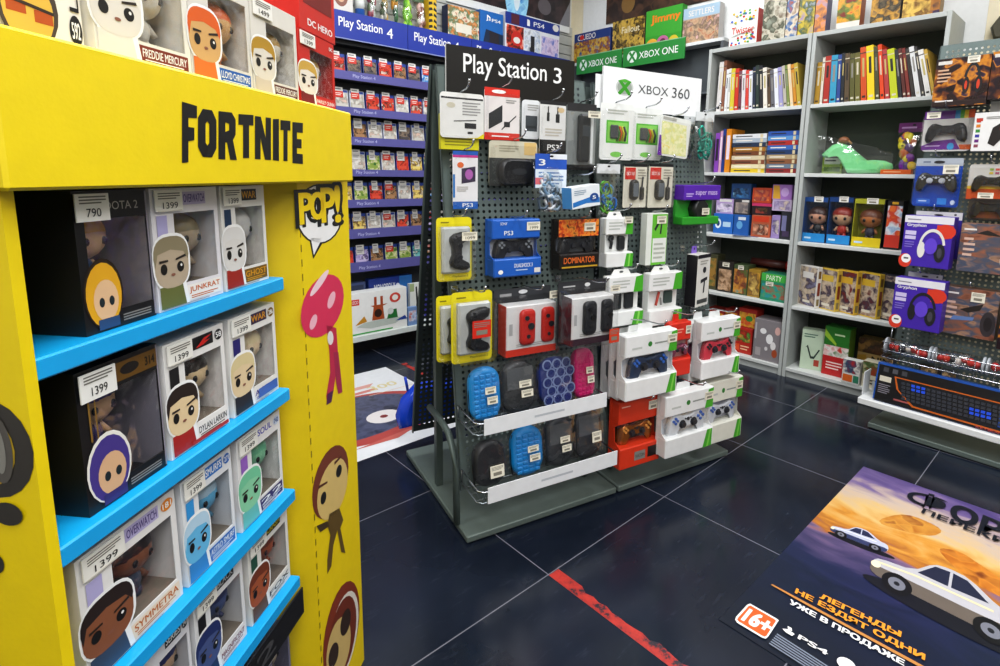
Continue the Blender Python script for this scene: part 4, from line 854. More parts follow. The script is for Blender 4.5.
# --- right stand, first row
for i, (x0, y0, x1, y1, lab) in enumerate(((601, 103, 637, 160, 'white and green cable pack, left one under the white sign'), (631, 108, 666, 160, 'white and green cable pack, second one under the white sign'))):
    M, w, h = hung(x0, y0, x1, y1, .075-.035*i, .025); 
    def cables(r, w, h, d):
        m = MB(); m.rbox(-w*.22, w*.02, -.012, -.004, h*.38, h*.62, '#4a4d50', .004)
        for k, c_ in enumerate(('#2f6a2a', '#d05a1a', '#c9c020', '#3a3d40')): m.tube([(-w*.02+k*w*.07, -.008, h*.6), (w*.04+k*w*.07, -.01, h*.48), (-w*.01+k*w*.08, -.008, h*.34)], .0035, c_, 6)
        part('coiled_cables', m, r)
    blister('cable_pack', lab, 'cable pack', M, w, h, .024, '#eef0ec', [('r', .18, .3, .86, .7, '#57bd2f'), ('r', .22, .33, .82, .67, '#8fd860'), ('e', .5, .1, .18, .05, '#7fca5a'), ('l', .2, .8, .8, .9, '#b9bdb4', 2)], extra=cables, group=GX, inner=None)
M, w, h = hung(657, 117, 693, 157, .09, .02, ry=5); blister('accessory_bag', 'clear pouch holding a pale yellow sheet, right of the cable packs', 'accessory bag', M, w*.9, h, .014, '#e6e8e2', [('p', [(.08, .04), (.95, .06), (.86, .84), (.04, .86)], ART(['#e6e28a', '#d8dc9a', '#f0edc0', '#e0d060'], 30)), ('r', .06, .9, .5, .97, '#a9a9a0'), ('p', [(0, .5), (.06, .5), (.14, 0), (0, 0)], '#6a2a9a')], group=GX)
M, w, h = hung(684, 116, 697, 159, .02, .02, False); baggie('accessory_bag', 'narrow clear bag with black contents beside the yellow card', 'accessory bag', M, w, h, .02, ['#2a2d2f', '#3a4040', '#6a7070'], '#cfd2d2', GX, k=3)
M, w, h = hung(696, 112, 717, 161, .055, .025); baggie('accessory_bag', 'clear bag of teal ribbon-like straps at the right edge of the stand', 'accessory bag', M, w, h, .025, ['#1f9a86', '#2ab8a0', '#147a6a'], '#dfe3e3', GX, k=6, straps=True)
# second row
M, w, h = hung(597, 164, 622, 216, .055, .02); baggie('accessory_bag', 'clear bag of blue and green straps in the second row', 'accessory bag', M, w, h, .02, ['#2a6ab0', '#5aa83a', '#3a8ac0', '#7a9a3a'], '#dcdfe0', GX, straps=True, k=6)
for i, (x0, x1, lab) in enumerate(((624, 649, 'black charging cable on a white card with red corner, left of two'), (649, 675, 'black charging cable on a white card with red corner, right of two'))):
    M, w, h = hung(x0, 164, x1, 209, .06, .018)
    def plug(r, w, h, d):
        m = MB(); m.pillow(rrect(-w*.26, w*.08, h*.2, h*.66, w*.15), -.02, -.004, '#202226', .84); m.rbox(-w*.2, w*.02, -.022, -.02, h*.28, h*.58, '#6f757a', .001); m.pillow(rrect(w*.2, w*.34, h*.2, h*.5, w*.05), -.014, -.004, '#2a2c30', .9); m.tube([(w*.27, -.008, h*.5), (w*.3, -.008, h*.72)], .003, '#2a2c30', 6)
        part('charging_plug', m, r)
    blister('cable_pack', lab, 'cable pack', M, w, h, .022, '#ddd9c8', [('r', 0, .94, 1, 1, DK), ('p', [(.05, .66), (.5, .66), (.5, .92), (.05, .92)], '#d02a20'), ('t', 'XBOX 360', .1, .75, .45, .83, WHITE, .0), ('l', .6, .66, .95, .9, '#9a968a', 4), ('r', 0, 0, 1, .03, DK)], extra=plug, group=GX)
M, w, h = hung(677, 185, 720, 224, .05, .055)
r = thing('accessory_box', 'purple-topped box with green base and a black figure window', 'accessory box', M, GX)
m = MB(); m.rbox(-w/2, w/2, -.055, 0, h*.62, h, '#5a22a8', .003); m.draw([('t', 'super mass', .3, .25, .9, .6, '#d9c8f0', .01), ('l', .05, .2, .25, .5, '#c8b8e8', 2)], -w/2, w/2, h*.62, h, -.055); m.rbox(-w/2, w/2, -.055, 0, 0, h*.2, '#2f9a2a', .003); m.box(-w/2, w/2, -.012, 0, h*.2, h*.62, '#3aa83a'); part('carton', m, r)
m = MB(); m.pillow([(-w*.12, h*.14), (w*.2, h*.14), (w*.24, h*.5), (w*.1, h*.66), (-w*.1, h*.62), (-w*.18, h*.4)], -.05, -.013, '#1c201e', .85); part('black_toy', m, r); sticker(r, w*.0, w*.2, h*.25, h*.42, -.056)
# third row
def headsetbox(lab, x0, y0, x1, y1, off, kind, tabw='#efefec'):
    M, w, h = hung(x0, y0, x1, y1, off, .04)
    r = thing('accessory_box', lab, 'accessory box', M, GX); d = .045
    m = MB(); H = h-.02
    m.box(-w/2, w/2, -.01, 0, 0, H, '#e8e9e6'); m.rbox(-w/2, w/2, -d, -.009, 0, H*.3, '#e9eae8', .003); m.rbox(-w/2, w/2, -d*.8, -.009, H*.66, H, '#ecedeb', .003); m.box(-w/2, -w/2+.003, -d*.7, -.01, H*.3, H*.66, '#dfe1de')
    m.draw([('p', [(.66, .0), (.98, .0), (1, .9), (.74, .9)], GRN), ('p', [(.8, 0), (.86, 0), (.9, .9), (.84, .9)], '#8fd860')], -w/2, w/2, 0, H*.3, -d)
    m.draw([('p', [(.72, .0), (1, .0), (1, 1), (.78, .9)], GRN), ('l', .1, .25, .6, .8, '#b9bcb6', 3)], -w/2, w/2, H*.66, H, -d*.8)
    part('carton', m, r)
    m = MB()
    if kind == 'headset': m.pillow(rrect(w*.06, w*.3, H*.32, H*.62, w*.06), -d*.6, -.011, '#26292d', .86); m.tube([(-w*.2, -d*.4, H*.36), (-w*.16, -d*.4, H*.5), (-w*.26, -d*.4, H*.58)], .006, '#2a2d31', 7); m.ell(-w*.18, -d*.4, H*.58, w*.09, .008, w*.09, '#1d2024')
    elif kind == 'bars': m.rbox(-w*.3, -w*.06, -d*.6, -.011, H*.32, H*.64, '#1e2226', .004); m.rbox(w*.05, w*.3, -d*.6, -.011, H*.32, H*.64, '#23272b', .004)
    else: m.rbox(w*.06, w*.32, -d*.5, -.011, H*.38, H*.62, '#3a4a46', .004); m.tube([(-w*.18, -d*.4, H*.36), (-w*.1, -d*.4, H*.62)], .005, '#c04a3a', 7); m.tube([(-w*.02, -d*.4, H*.36), (-w*.04, -d*.4, H*.5)], .004, '#8a8a88', 7)
    part('contents', m, r)
    t = MB(); t.prism([(-w*.3, H-.002), (w*.3, H-.002), (w*.2, h), (-w*.2, h)], -.004, -.001, tabw); t.draw([('e', .5, .5, .15, .2, '#55585a')], -w*.2, w*.2, H, h, -.004); part('hang_tab', t, r)
    return r, w, h
r, w, h = headsetbox('white and green box with a small black headset, third row of right stand', 602, 212, 633, 266, .05, 'headset'); sticker(r, w*.12, w*.42, h*.8, h*.92, -.045)
M, w, h = hung(642, 213, 666, 264, .05, .03); carton('accessory_box', 'narrow white and green box at the middle of the third row', 'accessory box', M, w, h, .035, '#e4e7df', [('p', [(.25, 0), (.98, 0), (.98, .98), (.25, .98)], '#6cbf3a'), ('r', .3, .05, .96, .52, '#e6e8e2'), ('p', [(.35, .7), (.6, .9), (.66, .86), (.42, .66)], '#23262a'), ('p', [(.62, .6), (.7, .6), (.74, .86), (.68, .86)], '#2a2d31'), ('l', .36, .1, .9, .45, '#b5b9ae', 4)], GX, price=(.45, .8, .9, .95), sidecol='#dfe3da')
headsetbox('white and green box with two black bars behind it, fourth row at left', 605, 270, 643, 324, .06, 'bars')
headsetbox('white and green box with a red stylus and dark pad inside, fourth row', 645, 267, 682, 323, .065, 'stylus')
M, w, h = hung(683, 254, 713, 305, .05, .05, hz=.03, rz=14)
carton('accessory_box', 'black and white box with a purple tab, right end of the fourth row', 'accessory box', M, w*.74, h, .05, '#e3e1da', [('r', .0, .93, 1, 1, '#1a1820'), ('p', [(.3, .45), (.82, .5), (.8, .56), (.3, .52)], '#23262a'), ('p', [(.52, .25), (.62, .26), (.66, .5), (.56, .5)], '#23262a'), ('e', .56, .7, .13, .06, '#2a2d31'), ('r', .1, .06, .9, .14, '#4a4d4a'), ('l', .2, .8, .8, .9, '#a8a69e', 2)], GX, sidecol='#17151c', topcol='#8a6ad0', tab=True)
# fifth and sixth rows: controller cartons, one behind another on the same hook
def xbox(lab, x0, y0, x1, y1, off, pad, hk=False, band=True, colr='#ecedec', key='#3a6ab8', price=True):
    M, w, h = hung(x0, y0, x1, y1, off, .056, hk, .027)
    pr = [('H', ('e', .46, .5, .04, .12, '#3a8a3a')), ('H', ('l', .55, .42, .85, .58, '#9aa09a', 1)), ('H', ('l', .12, .3, .35, .5, '#c4c8c4', 1))]
    if band: pr += [('L', ('p', [(.78, .02), (.97, .04), (.97, .96), (.86, .96)], GRN)), ('L', ('p', [(.86, .03), (.9, .03), (.95, .96), (.92, .96)], '#86d257')), ('H', ('p', [(.82, .0), (.99, .0), (.99, .96), (.88, .9)], GRN))]
    return notched('controller_box', lab, 'controller box', M, w, h, .056, colr, None, pad, pr, GX, '#cfd2d8', tabcol='#eef0ef', key=key, price=(.8, .8, .98, .93) if price else None, padw=.78)
xbox('white controller box, rearmost of three on one hook, fifth row', 604, 336, 655, 392, .025, '#23304a')
xbox('white controller box, middle of three on one hook, fifth row', 612, 334, 666, 393, .086, '#23304a')
xbox('white box with a dark blue controller, foremost of three on one hook', 620, 332, 678, 394, .147, '#27364f', True)
M, w, h = hung(666, 322, 692, 374, .10, .045, True, .027)
notched('controller_box', 'red box with a dark patterned controller tucked behind the white ones', 'controller box', M, w, h, .045, '#d93422', None, '#7a3a52', [('H', ('l', .2, .4, .6, .7, '#f0a89a', 2))], GX, '#c9a0a0', tabcol='#d93422', price=(.7, .78, .95, .93), key='#d0c0d0')
xbox('white controller box half hidden behind the red controller one, fifth row right', 684, 320, 720, 377, .04, '#8a3a62', price=False, band=False)
xbox('white and green box with a pinkish red controller, right end of the fifth row', 696, 319, 741, 374, .10, '#c23a4a', True, key='#2a2a30')
M, w, h = hung(613, 397, 661, 461, .055, .07)
notched('controller_box', 'orange-red box with a copper coloured controller, lowest row', 'controller box', M, w, h, .07, '#dd3d1c', None, C('#a8642a', .25, .6), [('H', ('l', .05, .72, .3, .82, '#f6c8b8', 1)), ('L', ('r', .35, .3, .62, .72, '#8d8a84')), ('L', ('t', 'NACON', .38, .42, .6, .58, '#3a3a3a', .0)), ('L', ('r', .68, .3, .9, .8, '#231a16'))], GX, '#3a2a22', price=(.7, .8, .93, .93), tabcol=None, key='#e0a050')
xbox('white and green box with a pale grey controller, lowest row, front one', 660, 391, 714, 449, .12, '#c9ccd0', True, key='#4a6ab0')
xbox('cream and green box with a pale grey controller, lowest row, right one', 700, 379, 743, 438, .06, '#c6c9cf', True, colr='#e6e5d8', key='#4a6ab0')
m = MB(); m.pillow([(-.06, 0), (.2, .01), (.21, .1), (.19, .17), (.02, .18), (-.045, .12), (-.07, .05)], -.03, .03, C('#1a4ad0', .22), .8); m.tube([(-.02, 0, .16), (-.03, 0, .22)], .006, '#1a4ad0')
x_, y_ = PEG.floor(405, 434)
tag(m.build('foil_bag', None, PEG.at(.05, .69, .10)), 'shiny blue foil bag hanging at the back of the left stand', 'bag')
# ================================================================== headset stand on the right
KY = lambda z: .09+.1*z
rk = thing('pegboard_stand', 'grey perforated stand with headsets and a white bottom shelf, right edge', 'display stand', RACK.at(0, 0, 0))
RKW = 1.0
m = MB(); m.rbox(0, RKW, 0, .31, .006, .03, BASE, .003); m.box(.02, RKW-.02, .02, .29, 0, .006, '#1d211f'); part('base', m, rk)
m = pegpanel(lambda x, y, z: (x, KY(z)+y, z), .03, RKW, .2, 1.76); m.box(.03, .036, 0, .014, .2, 1.76, PEGM); part('front_panel', m, rk)
for x in (.12, RKW-.1):
    m = MB(); m.box(x-.014, x+.014, .275, .3, .03, 1.7, FR); part('post', m, rk)
m = MB(); m.rbox(-.045, RKW, -.03, .1, .118, .148, '#e6e8e6', .003); m.box(-.045, -.041, .02, .1, .148, .26, '#e2e4e2'); m.box(-.03, RKW, .1, .104, .10, .2, '#cfd2d0'); part('white_shelf', m, rk)
KH = lambda x, z, y, d: (lambda m: (m.tube([(x, KY(z-.026)-.001, z-.026), (x, y+.004, z), (x, y-d-.02, z+.004), (x, y-d-.03, z+.010), (x, y-d-.034, z+.022)], .0024, CHROME, 6), m.ell(x, y-d-.034, z+.024, .004, .004, .004, CHROME, 8, 5), part('hook', m, rk)))(MB())
def rack(x0, y0, x1, y1, off, d, hk=True, rz=0, rx=0):
    z = 1.0
    for _ in range(3): y = KY(z)-off; a, b, o, t = RACK.rect(x0, y0, x1, y1, y-d*.7); z = (o+t)/2
    if hk: KH((a+b)/2, t+.007, y, d)
    return RACK.at((a+b)/2, y, o, rz, rx), b-a, t-o
GR = 'packs hanging on the right stand'
fire = ART(['#17110f', '#2e1c18', '#241a22', '#6a3a20', '#c9822a', '#3a2c40', '#1c1518'], 12, .25)
dusk = ART(['#5a3a30', '#96604a', '#6a5a5a', '#4a5468', '#a8846c', '#4a3a38'], 8, .3, (1, 1, 2.2))
def hsbox(lab, px, off, colr, its, d=.08, hk=False, price=None):
    M, w, h = rack(*px, off, d, hk); return carton('headset_box', lab, 'headset box', M, w, h, d, colr, its, GR, price=price)
def cup(cx, cz, s, c1, c2, k=0): return [('e', cx, cz, .045*s, .10*s, c1), ('e', cx, cz, .03*s, .07*s, c2)]
def arcp(cx, cz, r, rz, th, a0, a1, c_): 
    n = 14; P = [(cx+r*math.cos(math.radians(a0+(a1-a0)*i/n)), cz+rz*math.sin(math.radians(a0+(a1-a0)*i/n))) for i in range(n+1)]; Q = [(cx+(r-th)*math.cos(math.radians(a0+(a1-a0)*i/n)), cz+(rz-th*1.2)*math.sin(math.radians(a0+(a1-a0)*i/n))) for i in range(n+1)]
    return ('p', P+Q[::-1], c_)
hs = [arcp(.7, .45, .16, .42, .05, 20, 160, '#1d1d20'), ('e', .6, .42, .06, .17, '#2a1c1a'), ('e', .82, .42, .07, .17, '#17171a'), ('e', .6, .42, .025, .09, '#c9401f'), ('e', .82, .42, .03, .1, '#c9401f')]
hsbox('dark orange-lit headset box at the top left of the right stand', (936, 58, 990, 106), .07, '#1d1714', [('r', 0, 0, 1, 1, fire), ('r', .04, .88, .3, .95, '#cfcac4'), ('r', 0, .02, 1, .12, '#2a1612'), ('l', .05, .5, .3, .8, '#c9a488', 4), ('r', .06, .1, .4, .13, '#d9d4cf')]+hs, price=(.58, .86, .8, 1.0))
hsbox('dark headset box at the top right corner, beside another like it', (992, 50, 1048, 98), .07, '#1d1714', [('r', 0, 0, 1, 1, fire), ('r', .04, .88, .3, .95, '#cfcac4')]+hs)
M, w, h = rack(921, 110, 971, 151, .055, .05)
blister('controller_pack', 'rounded clamshell with a black controller and rainbow-striped card', 'controller pack', M, w, h, .055, '#dcdad6', [('r', 0, .8, .62, 1, '#6a2a8a'), ('r', .62, .8, .72, 1, '#2a8ac0'), ('r', .72, .8, .8, 1, '#5aa83a'), ('r', .8, .8, .88, 1, '#e0c020'), ('r', .88, .8, 1, 1, '#d9561f'), ('p', [(0, .04), (.8, .04), (.66, .3), (.25, .26), (0, .14)], '#6a2a8a'), ('e', .6, .12, .07, .09, '#3a9ad0'), ('p', [(.8, .04), (1, .04), (1, .16), (.76, .16)], '#d9662a'), ('l', .08, .12, .45, .16, '#e0d0ea', 1)], pad=dict(w=.84, c='#1b1c1e', z=.5), group=GR, price=(.12, .8, .4, .95), rad=.018)
M, w, h = rack(912, 158, 959, 207, .055, .05)
blister('controller_pack', 'blue clamshell with a black and silver controller', 'controller pack', M, w, h, .05, C('#1247a8', .3), [('r', 0, .84, 1, 1, '#a9b0ba'), ('e', .5, .92, .12, .03, '#2a2a2e'), ('l', .15, .9, .35, .95, '#3a4a6a', 1), ('r', .1, .06, .4, .16, '#2a6ac8'), ('l', .14, .09, .36, .14, '#c9daf0', 1), ('e', .88, .1, .05, .05, '#c9d6ea'), ('r', .55, .05, .75, .18, '#2f86d8')], pad=dict(w=.88, c='#2b2c2f', z=.55, s='#b9bdc4'), group=GR, price=(.66, .68, .98, .86))
M, w, h = rack(974, 112, 1030, 151, .05, .06, False)
carton('controller_box', 'white carton with a black controller and a column of coloured icons', 'controller box', M, w, h, .06, '#e6e5e2', [('r', .04, .78, .16, .86, '#b03a2a')]+[('r', .05, .1+.13*k, .13, .18+.13*k, c_) for k, c_ in enumerate(('#8a4a5a', '#6a2a7a', '#3a3a9a', '#3a8a3a', '#d9822a', '#c0392b'))]+[('p', [(.3, .2), (.36, .6), (.5, .72), (1, .72), (1, .42), (.6, .4), (.42, .12)], '#26211f'), ('e', .55, .58, .07, .09, '#5a2a26'), ('l', .22, .82, .6, .9, '#8a8884', 2)], GR)
M, w, h = rack(990, 96, 1030, 112, .02, .05, False); carton('controller_box', 'white carton top showing above the icon carton', 'controller box', M, w, h*1.6, .02, '#eceae6', [('r', 0, .9, 1, 1, '#d9d7d2')], GR)
M, w, h = rack(966, 164, 1016, 200, .05, .05); blister('controller_pack', 'clamshell with a black controller over an orange band, upper of two', 'controller pack', M, w, h, .05, '#c9c6c0', [('r', 0, 0, 1, .3, '#d9561f'), ('r', 0, .3, 1, .38, '#e8c23a')]+[('r', .42+.12*(k % 4), .82-.1*(k//4), .5+.12*(k % 4), .88-.1*(k//4), c_) for k, c_ in enumerate(('#8fb04a', '#c9504a', '#d98a3a', '#4a8a6a', '#c9b03a', '#a04a6a', '#d9703a', '#6a9a4a'))], pad=dict(w=.8, c='#17181a', z=.5), group=GR, price=(.3, .04, .62, .2))
M, w, h = rack(966, 199, 1012, 221, .05, .05, False); blister('controller_pack', 'clamshell with a black controller on a brown card, lower of two', 'controller pack', M, w, h, .05, '#3a3330', [('r', .1, .1, .9, .4, '#8a4a2a')], pad=dict(w=.86, c='#1a1b1e', z=.55), group=GR)
pur = '#4a2aa8'
def purple(lab, px, off, band):
    its = [('r', 0, .86, 1, 1, '#e6e4ea'), ('l', .06, .9, .4, .95, '#8a8694', 1), ('e', .86, .72, .2, .14, '#d9412a'), ('r', .68, .6, 1, .84, '#d9412a'), ('e', .66, .62, .1, .06, pur), ('t', 'Gryphon', .06, .77, .46, .85, WHITE, .02), ('r', .04, .62, .27, .7, '#cfc6ea'), ('r', .04, .53, .27, .6, '#cfc6ea'), ('l', .05, .36, .25, .5, '#8a7ad0', 3), ('e', .1, .1, .14, .14, '#d9412a'), ('e', .12, .14, .1, .09, WHITE), ('r', .07, .13, .17, .16, '#2a2a2c'),
           arcp(.62, .4, .27, .36, .05, 10, 170, band), ('e', .41, .34, .08, .16, band), ('e', .79, .3, .11, .18, '#26252c'), ('e', .6, .42, .13, .16, '#6a4ad0'), ('e', .79, .3, .05, .1, '#4a4854')]
    return hsbox(lab, px, off, pur, its, .07)
purple('purple headset box with a white headband, upper of the two purple boxes', (904, 216, 953, 267), .09, '#e6e2dc')
purple('purple headset box with a black headband, lower of the two purple boxes', (894, 279, 944, 329), .09, '#24232a')
for lab, px, off in (('white-topped headset box behind the upper purple one', (911, 212, 958, 258), .015), ('white-topped headset box behind the lower purple one', (903, 274, 938, 318), .015)):
    M, w, h = rack(*px, off, .07, True); carton('headset_box', lab, 'headset box', M, w, h, .012, '#3a2a90', [('r', 0, .84, 1, 1, '#dcdade'), ('e', .5, .93, .1, .02, '#26262a'), ('e', .85, .95, .03, .02, '#3a3a3c')], GR)
bt = [('r', 0, 0, 1, 1, dusk), ('l', .06, .84, .35, .92, '#e6e0da', 1), ('l', .08, .3, .3, .74, '#d9b8a8', 4)]
hsbox('brown battle-picture headset box in the third row, cut off by the right edge', (960, 224, 1014, 273), .06, '#7a5a4a', bt+[('p', [(.3, .8), (.5, .88), (.8, .76), (.5, .78)], '#2a2422'), ('e', .9, .3, .1, .16, '#e0dcd8'), ('e', .9, .3, .06, .1, '#4a3a3a')], .07)
hsbox('brown battle-picture headset box with a yellow sticker, fourth row', (941, 288, 999, 336), .012, '#7a5a4a', bt+[('p', [(.35, .55), (.6, .66), (.75, .72), (.7, .58), (.5, .5)], '#2a2422'), ('p', [(.2, .3), (.6, .35), (.62, .42), (.25, .4)], '#6a86b8'), ('e', .86, .32, .13, .26, '#3a3438'), ('e', .86, .32, .07, .15, '#241f22')], .07, True, price=(.52, .74, .76, .94))
hsbox('dark box half out of frame in the fourth row', (1000, 303, 1040, 352), .06, '#3a2a24', [('r', 0, 0, 1, 1, fire)], .06)
# wire basket full of clear tubes, in front of the sheet
bz, by, bd_ = .36, -.005, .12
r = thing('wire_basket', 'chrome wire basket above the keyboard box', 'wire basket', RACK.at(.02, by, bz)); WD = .95
m = MB()
for z in (0, .035, .07): m.tube([(0, bd_, z), (0, .01, z), (.01, 0, z), (WD, 0, z), (WD, bd_, z)], .0024, CHROME, 6)
for k in range(15): x = .01+(WD-.02)*k/14; m.tube([(x, 0, .07), (x, 0, 0), (x, bd_, 0)], .0018, CHROME, 5)
m.tube([(0, bd_, .05), (0, bd_+.01, .11)], .003, CHROME, 6); part('wire_frame', m, r)
RB = Frame(0, 0, 0)
for i in range(5):
    x0 = .03+i*.185
    r = thing('toy_tube', '%s clear tube with red toys from the left in the wire basket' % ORD[i+1], 'toy tube', RACK.at(x0, by+.045, bz+.048), 'clear toy tubes in the wire basket')
    m = MB(); rr = random.Random(i+3)
    for k in range(7): m.ell(.02+k*.021, rr.uniform(-.006, .006), rr.uniform(-.006, .006), rr.uniform(.01, .016), .015, rr.uniform(.012, .02), ('#c8281c', '#d8402a', '#2a2a30', '#e0d8d0', '#a81c18', '#3a3ac0' if i == 3 else '#d83020')[k % 6], 9, 6)
    part('red_toys', m, r)
    m = MB(); m.tube([(0, 0, 0), (.168, 0, 0)], .036, FILM('#ffffff', .08, .55, .08), 14); part('clear_tube', m, r)
    for q in (-.0045, .1665): m = MB(); m.tube([(q, 0, 0), (q+.006, 0, 0)], .0368, '#b9bec4', 14); part('end_cap', m, r)
# keyboard box on the white shelf
q0 = RACK.hit(875, 397, .0)
r = thing('keyboard_box', 'long blue-edged keyboard box standing on the white shelf', 'keyboard box', RACK.at(.27, .03, .149, 0, -8)); w, h, d = .52, .175, .04
m = MB(); m.rbox(-w/2, w/2, -d, 0, 0, h, '#1f5ab0', .0015)
its = [('r', .012, .0, 1, .95, '#17161a'), ('r', .03, .52, .12, .66, '#d9d2c0'), ('r', .05, .78, .09, .9, '#4a4a50'), ('r', .12, .78, .16, .9, '#5a5a60'), ('r', .19, .78, .23, .9, '#4a4a50'), ('l', .03, .2, .12, .46, '#8a8690', 5), ('l', .16, .08, .42, .18, '#a85a5a', 1), ('p', [(.14, .72), (.93, .72), (.97, .62), (.97, .1), (.93, .03), (.3, .05), (.17, .4)], '#c9661f'), ('p', [(.155, .69), (.925, .69), (.955, .6), (.955, .13), (.92, .07), (.31, .09), (.185, .4)], '#1a1c22'), ('t', 'KEYBOARD', .74, .0, .96, .05, '#c8505a', .0)]
m.draw(its, -w/2, w/2, 0, h, -d)
for j in range(5):
    for i in range(20):
        x = -w/2+w*(.2+.0365*i+.004*j); z = h*(.56-.095*j)
        if x > w*.42: continue
        blue = (j < 2 and 2 <= i <= 4) or (j in (2, 3) and 13 <= i <= 16); m.box(x, x+w*.027, -d-.0022-.002, -d-.002, z, z+h*.065, '#2a5ae0' if blue else '#3a3d46')
m.box(-w/2+w*.87, -w/2+w*.91, -d-.004, -d-.002, h*.15, h*.55, '#1f4a9a')
part('printed_carton', m, r)
for i, (x0, x1, lab, colr) in enumerate(((.03, .06, 'tiny black box standing behind the left end of the keyboard box', '#2a2c30'), (.16, .235, 'small dark box with gold picture standing behind the keyboard box', '#3a2c1c'), (.24, .30, 'small grey box standing behind the keyboard box', '#3f444a'), (.44, .5, 'white labelled box standing behind the right of the keyboard box', '#d9d8d2'))):
    carton('small_box', lab, 'box', RACK.at((x0+x1)/2, .085, .149), x1-x0, .2, .03, colr, [('r', .1, .75, .9, .95, ART(['#8a6a2a', '#3a3228', '#c9a46a', '#1d1a18'], 40)), ('l', .1, .55, .8, .7, '#9a968c', 2)], 'small boxes behind the keyboard')

# ================================================================== bookcases
SHELFZ = (1.562, 1.19, .806, .432, .06)
CW = C('#b4b8b4', .55); CDK = C('#42493f', .7); CLT = C('#d3d6d2', .5)
for i, (x0, x1, lab) in enumerate(((-.612, -.004, 'grey open bookcase against the right wall, left of the pair'), (.0, .612, 'grey open bookcase against the right wall, right of the pair'))):
    r = thing('bookcase', lab, 'bookcase', CASE.at(x0, 0, 0), 'bookcases'); w = x1-x0
    for q in (0, w-.02):
        m = MB(); m.rbox(q, q+.02, 0, .29, 0, 1.938, CW, .0015); part('side_panel', m, r)
    m = MB(); m.box(.02, w-.02, .282, .29, .04, 1.918, CDK); part('back_panel', m, r)
    m = MB(); m.rbox(.02, w-.02, 0, .285, 1.915, 1.938, CW, .0015); part('top_panel', m, r)
    for z in SHELFZ:
        m = MB(); m.rbox(.02, w-.02, .002, .282, z-.02, z, CLT, .0015); part('shelf', m, r)
    m = MB(); m.box(.02, w-.02, .015, .03, 0, .04, CW); part('plinth', m, r)
def books(shelf, row, rowname, grp, bay, yf=.035):
    """(bottom px x, top px x, top px y, spine width px, colour, colour name)"""
    z0 = SHELFZ[shelf]
    lo0 = -1.0 if bay == 'left' else 0.0; n = len(row); span = 11.0 if bay == 'left' else 15.0; prev = None
    for i, (bx, tx, ty, sw, colr, nm) in enumerate(row):
        lo, hi = 0, 666
        for _ in range(18):                              # row of the shelf line at this spine
            zpx = (lo+hi)/2
            if CASE.hit(bx, zpx, yf)[1] > z0: lo = zpx
            else: hi = zpx
        x0 = CASE.hit(bx, zpx, yf)[0]; xt, zt = CASE.hit(tx, ty, yf)
        a = -(lo0+span*i/(n-1))                          # the row fans over, a little more with every book
        xn = CASE.hit(row[i+1][0], zpx, yf)[0] if i+1 < n else CASE.hit(bx+sw, zpx, yf)[0]
        if i == n-1: xn = min(xn, (-.03 if bay == 'left' else .585))
        H = (zt-z0)/math.cos(math.radians(a)); dl = math.radians(span/(n-1))
        w = max(.006, (xn-x0)*math.cos(math.radians(a))-H*dl-.0012); d = .16+.02*((i*7) % 4)
        m = MB(); cov = C(colr, .4)
        m.box(0, w, 0, .0025, 0, H, cov); m.box(0, .0018, .0025, d, 0, H, cov); m.box(w-.0018, w, .0025, d, 0, H, cov); m.box(.0018, w-.0018, .003, d-.004, .003, H-.003, '#d9d3c2')
        its = [('r', .32, .45+.05*(i % 3), .68, .8, ('#cfc6b0', '#b8a86a', '#2a2622', '#8a8680')[i % 4]), ('r', .2, .06, .8, .1, '#c9c2ae' if i % 3 else '#2a2826'), ('r', 0, .88, 1, .9, '#3a3630' if i % 2 else '#c9c0a8')]
        m.draw(its, 0, w, 0, H, 0)
        lift = max(0.0, math.sin(math.radians(a)))*w
        o = m.build('book', None, CASE.at(x0, yf, z0+lift+.0004, 0, 0, a)); side = 'left' if bay == 'left' else 'right'
        tag(o, '%s-spined book, %s from the left on the top shelf of the %s bookcase' % (nm, ORD[i+1], side), 'book', grp)
def px6(bx, tx, ty, sw, c_, n): return (690+bx/6.66, 690+tx/6.66, 20+ty/6.66, sw/6.66, c_, n)
def px3(bx, tx, ty, sw, c_, n): return (690+bx/3.7, 690+tx/3.7, ty/3.7, sw/3.7, c_, n)
rowL = [px6(172, 180, 285, 28, '#d8d4d0', 'pale grey'), px6(203, 203, 275, 20, '#8a5a44', 'brown'), px6(226, 214, 335, 17, '#e2e4e6', 'white'), px6(245, 224, 330, 13, '#e3e2dc', 'white'), px6(262, 243, 330, 25, '#d4c23a', 'yellow'), px6(291, 268, 330, 26, '#c83a26', 'red'), px6(319, 296, 345, 18, '#7a4a56', 'maroon'), px6(340, 314, 340, 22, '#dcd6d8', 'white'), px6(366, 336, 340, 22, '#d0453a', 'red'), px6(390, 360, 345, 24, '#d9dce4', 'white'), px6(416, 384, 320, 20, '#2a3246', 'navy'), px6(437, 402, 310, 22, '#2c3a34', 'dark green'), px6(462, 422, 310, 20, '#26282c', 'black'),
        px6(488, 446, 325, 26, '#e6e0d2', 'cream'), px6(517, 482, 335, 20, '#5a4836', 'brown'), px6(540, 508, 340, 24, '#6a6a70', 'grey'), px6(566, 534, 330, 26, '#dfe2ea', 'white'), px6(595, 566, 320, 26, '#9a96c0', 'lavender'), px6(624, 590, 310, 22, '#b6b0a2', 'beige'), px6(648, 616, 305, 18, '#7a8a4a', 'olive'), px6(668, 636, 300, 22, '#e3c9a0', 'tan'), px6(692, 662, 300, 22, '#c9882a', 'orange'), px6(716, 690, 290, 28, '#b9a03a', 'mustard')]
books(0, rowL, 'top', 'books on the top shelf of the left bookcase', 'left')
